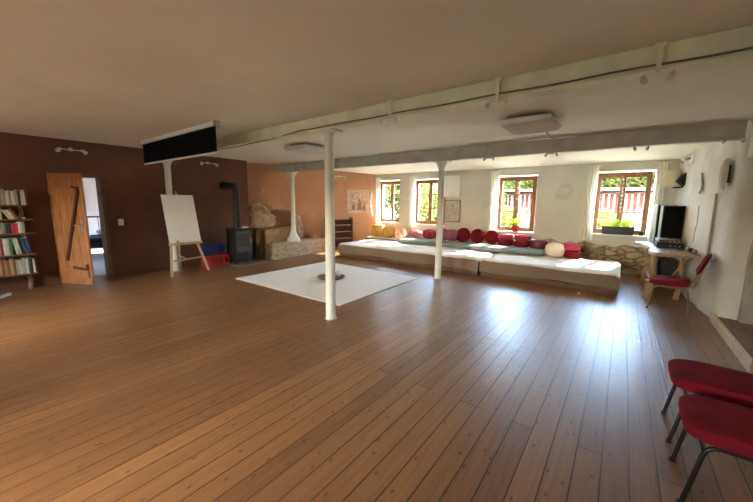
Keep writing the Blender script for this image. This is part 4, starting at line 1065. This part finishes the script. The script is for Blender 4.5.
# ------------------------------------------------------------------ chairs (seat front faces -x)
def chair(label, loc, rz, mt, grp):
    t = thing('stacking_chair', label, 'chair', loc, rz, grp)
    b = B()
    # seat: rounded front, slight crown
    out = []
    hw = .215
    for k in range(33):
        u = k/32; a = PI/2+PI*u
        q = lambda v: math.copysign(abs(v)**.42, v)
        out.append((-.02+.22*q(math.cos(a)), hw*q(math.sin(a))))
    out += [(.22, -hw*.9), (.225, 0), (.22, hw*.9)]
    c = Vector((0, 0)); rings = []
    for s, z in ((.90, .385), (.985, .392), (1.0, .41), (1.0, .435), (.97, .455), (.88, .465), (.6, .468), (.25, .468)):
        rings.append([b.verts.new((x*s, y*s, z-.010*max(0, (-x-.12))/.1*(1 if z > .44 else 0))) for x, y in out])
    n = len(out)
    for A, Bq in zip(rings, rings[1:]):
        for k in range(n): b.faces.new((A[k], A[(k+1) % n], Bq[(k+1) % n], Bq[k]))
    b.faces.new(rings[0][::-1]); b.faces.new(rings[-1])
    obj('seat', b, 'red', t, smooth=True)
    for s in (-1, 1):
        b = B(); y = s*.185
        tube(b, arc_pts([(-.215, y, 0), (-.155, y, .372), (.10, y, .372), (.20, y, .372), (.26, y, .0)], .06, 6), .0115, 10)
        fr = obj('leg_frame', b, mt, t, smooth=True)
        for xx in (-.215, .26):
            b = B(); lathe(b, [(.016, 0), (.0155, .02)], 10, xx, y); obj('foot_cap', b, 'blackplastic', fr)
        b = B(); tube(b, arc_pts([(.06, y, .378), (.215, y, .385), (.28, y, .50), (.40, y, .86)], .07, 6), .0105, 10); obj('back_support', b, mt, t, smooth=True)
    b = B(); tube(b, [(-.165, -.185, .34), (-.165, .185, .34)], .009, 8); obj('crossbar', b, mt, t)
    b = B(); tube(b, [(.15, -.185, .372), (.15, .185, .372)], .009, 8); obj('crossbar', b, mt, t)
    b = B()
    # upholstered back, curved
    g = []
    prof = [(-.0, .0), (.3, .10), (.75, .16), (1.0, .17)]
    nu, nv = 16, 10
    for side in (0, 1):
        gg = []
        for j in range(nv+1):
            v = -1+2*j/nv; row = []
            for i in range(nu+1):
                u = -1+2*i/nu
                k = max(abs(u), abs(v)); 
                sx = u*math.sqrt(1-v*v/2*.75) ; sv = v*math.sqrt(1-u*u/2*.75)
                th = .022*(max(0, 1-max(abs(u), abs(v))**6))**.5
                z = .73+.165*sv; y = .215*sx
                x = .352+.34*(z-.73)+.03*u*u*(-1)+ (th if side else -th)
                row.append(b.verts.new((x-.01, y, z)))
            gg.append(row)
        g.append(gg)
    for side in (0, 1):
        for j in range(nv):
            for i in range(nu): b.faces.new((g[side][j][i], g[side][j][i+1], g[side][j+1][i+1], g[side][j+1][i]))
    bmesh.ops.remove_doubles(b, verts=b.verts, dist=.0005)
    obj('backrest', b, 'red', t, smooth=True)
    return t
ch = chair('red upholstered chair at the right edge, the far one of two', (.60, 2.93, 0), 0, 'tube', 'red chairs')
dup(ch, (.60, 2.36, 0), 0, 'red upholstered chair in the bottom right corner, nearest the camera', 'red chairs')
chair('red upholstered chair with bronze legs pulled up beside the desk', (.66, 6.55, 0), -.12, 'brass', 'red chairs')

# ------------------------------------------------------------------ outside
b = B(); box(b, -40, 9.95, -.4, 30, 40, -.13); struct(obj('ground', b, 'grass'))
def leafcloud(bm, c, r, n, size, rnd):
    c = Vector(c)
    for _ in range(n):
        while True:
            p = Vector((rnd.uniform(-1, 1), rnd.uniform(-1, 1), rnd.uniform(-1, 1)))
            if .25 < p.length < 1: break
        p = Vector((p.x*r[0], p.y*r[1], p.z*r[2]))+c
        a = Vector((rnd.gauss(0, 1), rnd.gauss(0, 1), rnd.gauss(0, 1))).normalized(); q = a.orthogonal().normalized(); s = size*rnd.uniform(.6, 1.3)
        v = [bm.verts.new(p+a*s), bm.verts.new(p+q*s*.45), bm.verts.new(p-a*s), bm.verts.new(p-q*s*.45)]
        bm.faces.new(v)
def tree(label, x, y, blobs, m, n, size, seed, trunk=1.5, grp='garden trees', name='tree'):
    rnd = random.Random(seed); t = thing(name, label, 'tree' if name == 'tree' else 'bush', (x, y, -.131), 0, grp)
    b = B()
    top = max(c[2] for c, r in blobs)
    tube(b, [(0, 0, -.05), (.05, 0, trunk*.5), (0, .05, trunk), (.1, 0, top)], [.13, .11, .09, .03], 8)
    for c, r in blobs: tube(b, [(0, .03, trunk*.8), (c[0]*.6, c[1]*.6, (trunk+c[2])/2), c], [.06, .04, .02], 6)
    obj('trunk', b, 'bark', t, smooth=True)
    b = B()
    for c, r in blobs: leafcloud(b, c, r, n, size, rnd)
    obj('foliage', b, m, t)
rb = random.Random(31)
for k, (x, y, m, lab) in enumerate(((-11.5, 14.5, 'leaf', 'pale green leafy tree outside the leftmost window, left part'), (-9.2, 15.5, 'leaf2', 'green leafy tree outside the leftmost window, right part'), (-10.3, 12.6, 'leaf2', 'bushy green tree close outside the leftmost window'), (-7.6, 13.6, 'leaf', 'light green bushy tree outside the second window'), (-5.6, 15.2, 'leaf2', 'green tree seen at the right of the second window'))):
    tree(lab, x, y, [((rb.uniform(-.5, .5), 0, 1.1), (1.3, 1.0, 1.0)), ((rb.uniform(-.6, .6), .2, 2.2), (1.4, 1.1, 1.1)), ((rb.uniform(-.5, .5), 0, 3.3), (1.2, 1.0, 1.0))], m, 2600, .10, 40+k, 1.0)
for k, (x, y, m, lab) in enumerate(((-5.2, 22.6, 'leaf_far', 'light green tree above the shed, left of the third window view'), (-2.2, 24, 'leaf_far2', 'green tree behind the shed in the third window'), (-.1, 22.6, 'leaf_far', 'bright green tree behind the shed in the rightmost window'), (2.4, 24.2, 'leaf3', 'blue green conifer behind the shed in the rightmost window'))):
    tree(lab, x, y, [((-.9, 0, 2.6), (1.5, 1.0, 1.2)), ((.9, .2, 3.0), (1.4, 1.1, 1.2)), ((rb.uniform(-.3, .3), 0, 4.4), (1.3, .9, 1.0))], m, 4500, .15, 60+k, 1.6)
for k, (x, y, lab) in enumerate(((-1.75, 13.6, 'tall shade tree whose high crown shades the two right windows'), (-5.35, 13.6, 'tall shade tree whose high crown shades the two left windows'))):
    tree(lab, x, y, [((-1.6, 0, 4.6), (1.5, 1.0, 1.0)), ((0, .3, 5.2), (1.4, 1.2, 1.1)), ((1.7, 0, 4.7), (1.5, 1.0, 1.0)), ((3.2, .2, 4.6), (1.2, 1.0, .9))][:4 if k == 0 else 3], 'leaf2', (260, 230)[k], .13, 90+k, 2.9)
# shed with board walls
t = thing('garden_shed', 'red brown boarded shed with pale roof edge beyond the windows', 'shed', (-2.2, 17.5, -.131))
b = B(); box(b, -4.2, 0, 0, 4.6, 2.6, 2.25); obj('walls', b, 'shed', t)
b = B()
for k in range(45): box(b, -4.2+k*.2, -.03, .05, -4.2+k*.2+.07, -.001, 2.22)
obj('battens', b, 'batten', t)
b = B(); prism_dir(b, [(-4.5, -.35, 2.30), (-4.5, -.35, 2.42), (-4.5, 2.9, 2.42), (-4.5, 2.9, 2.30)], (9.4, 0, 0)); obj('roof', b, 'roofpale', t)
t = thing('picket_fence', 'grey picket fence across the garden in front of the shed', 'fence', (-2.0, 14.2, -.131))
b = B(); box(b, -1.8, .03, .5, 4.2, .06, .58); box(b, -1.8, .03, 1.2, 4.2, .06, 1.28); obj('rail', b, 'fence', t)
for k in range(40):
    b = B(); xx = -1.8+k*.15; prism_dir(b, [(xx, 0, .05), (xx+.07, 0, .05), (xx+.07, 0, 1.5+.08*math.sin(k*2.3)), (xx+.035, 0, 1.58+.08*math.sin(k*2.3)), (xx, 0, 1.5+.08*math.sin(k*2.3))], (0, .028, 0)); obj('picket', b, 'fence', t)
for k, (x, y, lab) in enumerate(((-3.9, 13.2, 'low leafy bush in front of the fence outside the third window'), (-.9, 12.6, 'low leafy bush outside the rightmost window'))):
    tree(lab, x, y, [((0, 0, .7), (.8, .6, .6)), ((.2, 0, 1.2), (.6, .5, .45))], 'leaf', 700, .07, 80+k, .5, 'garden bushes', 'bush')

# ------------------------------------------------------------------ light
w = bpy.data.worlds.new('sky'); sc.world = w; w.use_nodes = True
nt = w.node_tree; bg = nt.nodes['Background']
sky = nt.nodes.new('ShaderNodeTexSky'); sky.sky_type = 'NISHITA'; sky.sun_disc = False; sky.sun_elevation = math.radians(40); sky.sun_rotation = math.radians(180)
sky.altitude = 200; sky.air_density = 1.0; sky.dust_density = 5; sky.ozone_density = 1.0
# sky above the horizon, sunlit open ground below it
tcw = nt.nodes.new('ShaderNodeTexCoord'); sxz = nt.nodes.new('ShaderNodeSeparateXYZ'); nt.links.new(tcw.outputs['Generated'], sxz.inputs[0])
mrw = nt.nodes.new('ShaderNodeMapRange'); mrw.inputs['From Min'].default_value = -.03; mrw.inputs['From Max'].default_value = .0
nt.links.new(sxz.outputs['Z'], mrw.inputs['Value'])
mxw = nt.nodes.new('ShaderNodeMix'); mxw.data_type = 'RGBA'; mxw.inputs['A'].default_value = (1.0, 1.03, .97, 1)
nt.links.new(mrw.outputs[0], mxw.inputs['Factor']); nt.links.new(sky.outputs[0], mxw.inputs['B'])
nt.links.new(mxw.outputs['Result'], bg.inputs['Color']); bg.inputs['Strength'].default_value = 1.1
sun = bpy.data.lights.new('sun', 'SUN'); sun.energy = 4.4; sun.angle = math.radians(1.0); sun.color = (1, .96, .90)
so = bpy.data.objects.new('sun', sun); C.objects.link(so)
so.rotation_euler = Vector((-.2, -1, -.74)).to_track_quat('-Z', 'Y').to_euler()
for (x0, x1, z0, z1, py, rx) in [(*w_, YB+THK+.02, -PI/2) for w_ in WIN]+[(*w_, -3.62, PI/2) for w_ in WINF]+[(-12.3, -11.5, .9, 2.0, 4.82, -PI/2)]:
    L_ = bpy.data.lights.new('sky_portal', 'AREA'); L_.shape = 'RECTANGLE'; L_.size = x1-x0; L_.size_y = z1-z0
    L_.cycles.is_portal = True
    lo = bpy.data.objects.new('sky_portal', L_); C.objects.link(lo); lo.location = ((x0+x1)/2, py, (z0+z1)/2); lo.rotation_euler = (rx, 0, 0)

# ------------------------------------------------------------------ camera
yaw, pitch, roll = -0.64297119, -0.14628102, 0.01156029
f = Vector((math.sin(yaw)*math.cos(pitch), math.cos(yaw)*math.cos(pitch), math.sin(pitch)))
r = Vector((math.cos(yaw), -math.sin(yaw), 0)); u = r.cross(f)
c_, s_ = math.cos(roll), math.sin(roll)
r2 = r*c_+u*s_; u2 = -r*s_+u*c_
cam = bpy.data.cameras.new('camera'); co = bpy.data.objects.new('camera', cam); C.objects.link(co)
mw = Matrix((r2, u2, -f)).transposed().to_4x4(); mw.translation = (0, 0, 1.55); co.matrix_world = mw
cam.sensor_fit = 'HORIZONTAL'; cam.sensor_width = 36; cam.lens = 326.715/753*36; cam.clip_start = .02; cam.clip_end = 300
sc.camera = co

sc.view_settings.view_transform = 'Standard'; sc.view_settings.look = 'None'; sc.view_settings.gamma = 1; sc.view_settings.exposure = 4.8
sc.view_settings.use_curve_mapping = False
sc.cycles.use_denoising = True
sc.cycles.use_guiding = True; sc.cycles.guiding_training_samples = 64; sc.cycles.use_surface_guiding = True
sc.cycles.max_bounces = 14; sc.cycles.diffuse_bounces = 10; sc.cycles.transparent_max_bounces = 12; sc.cycles.sample_clamp_indirect = 4
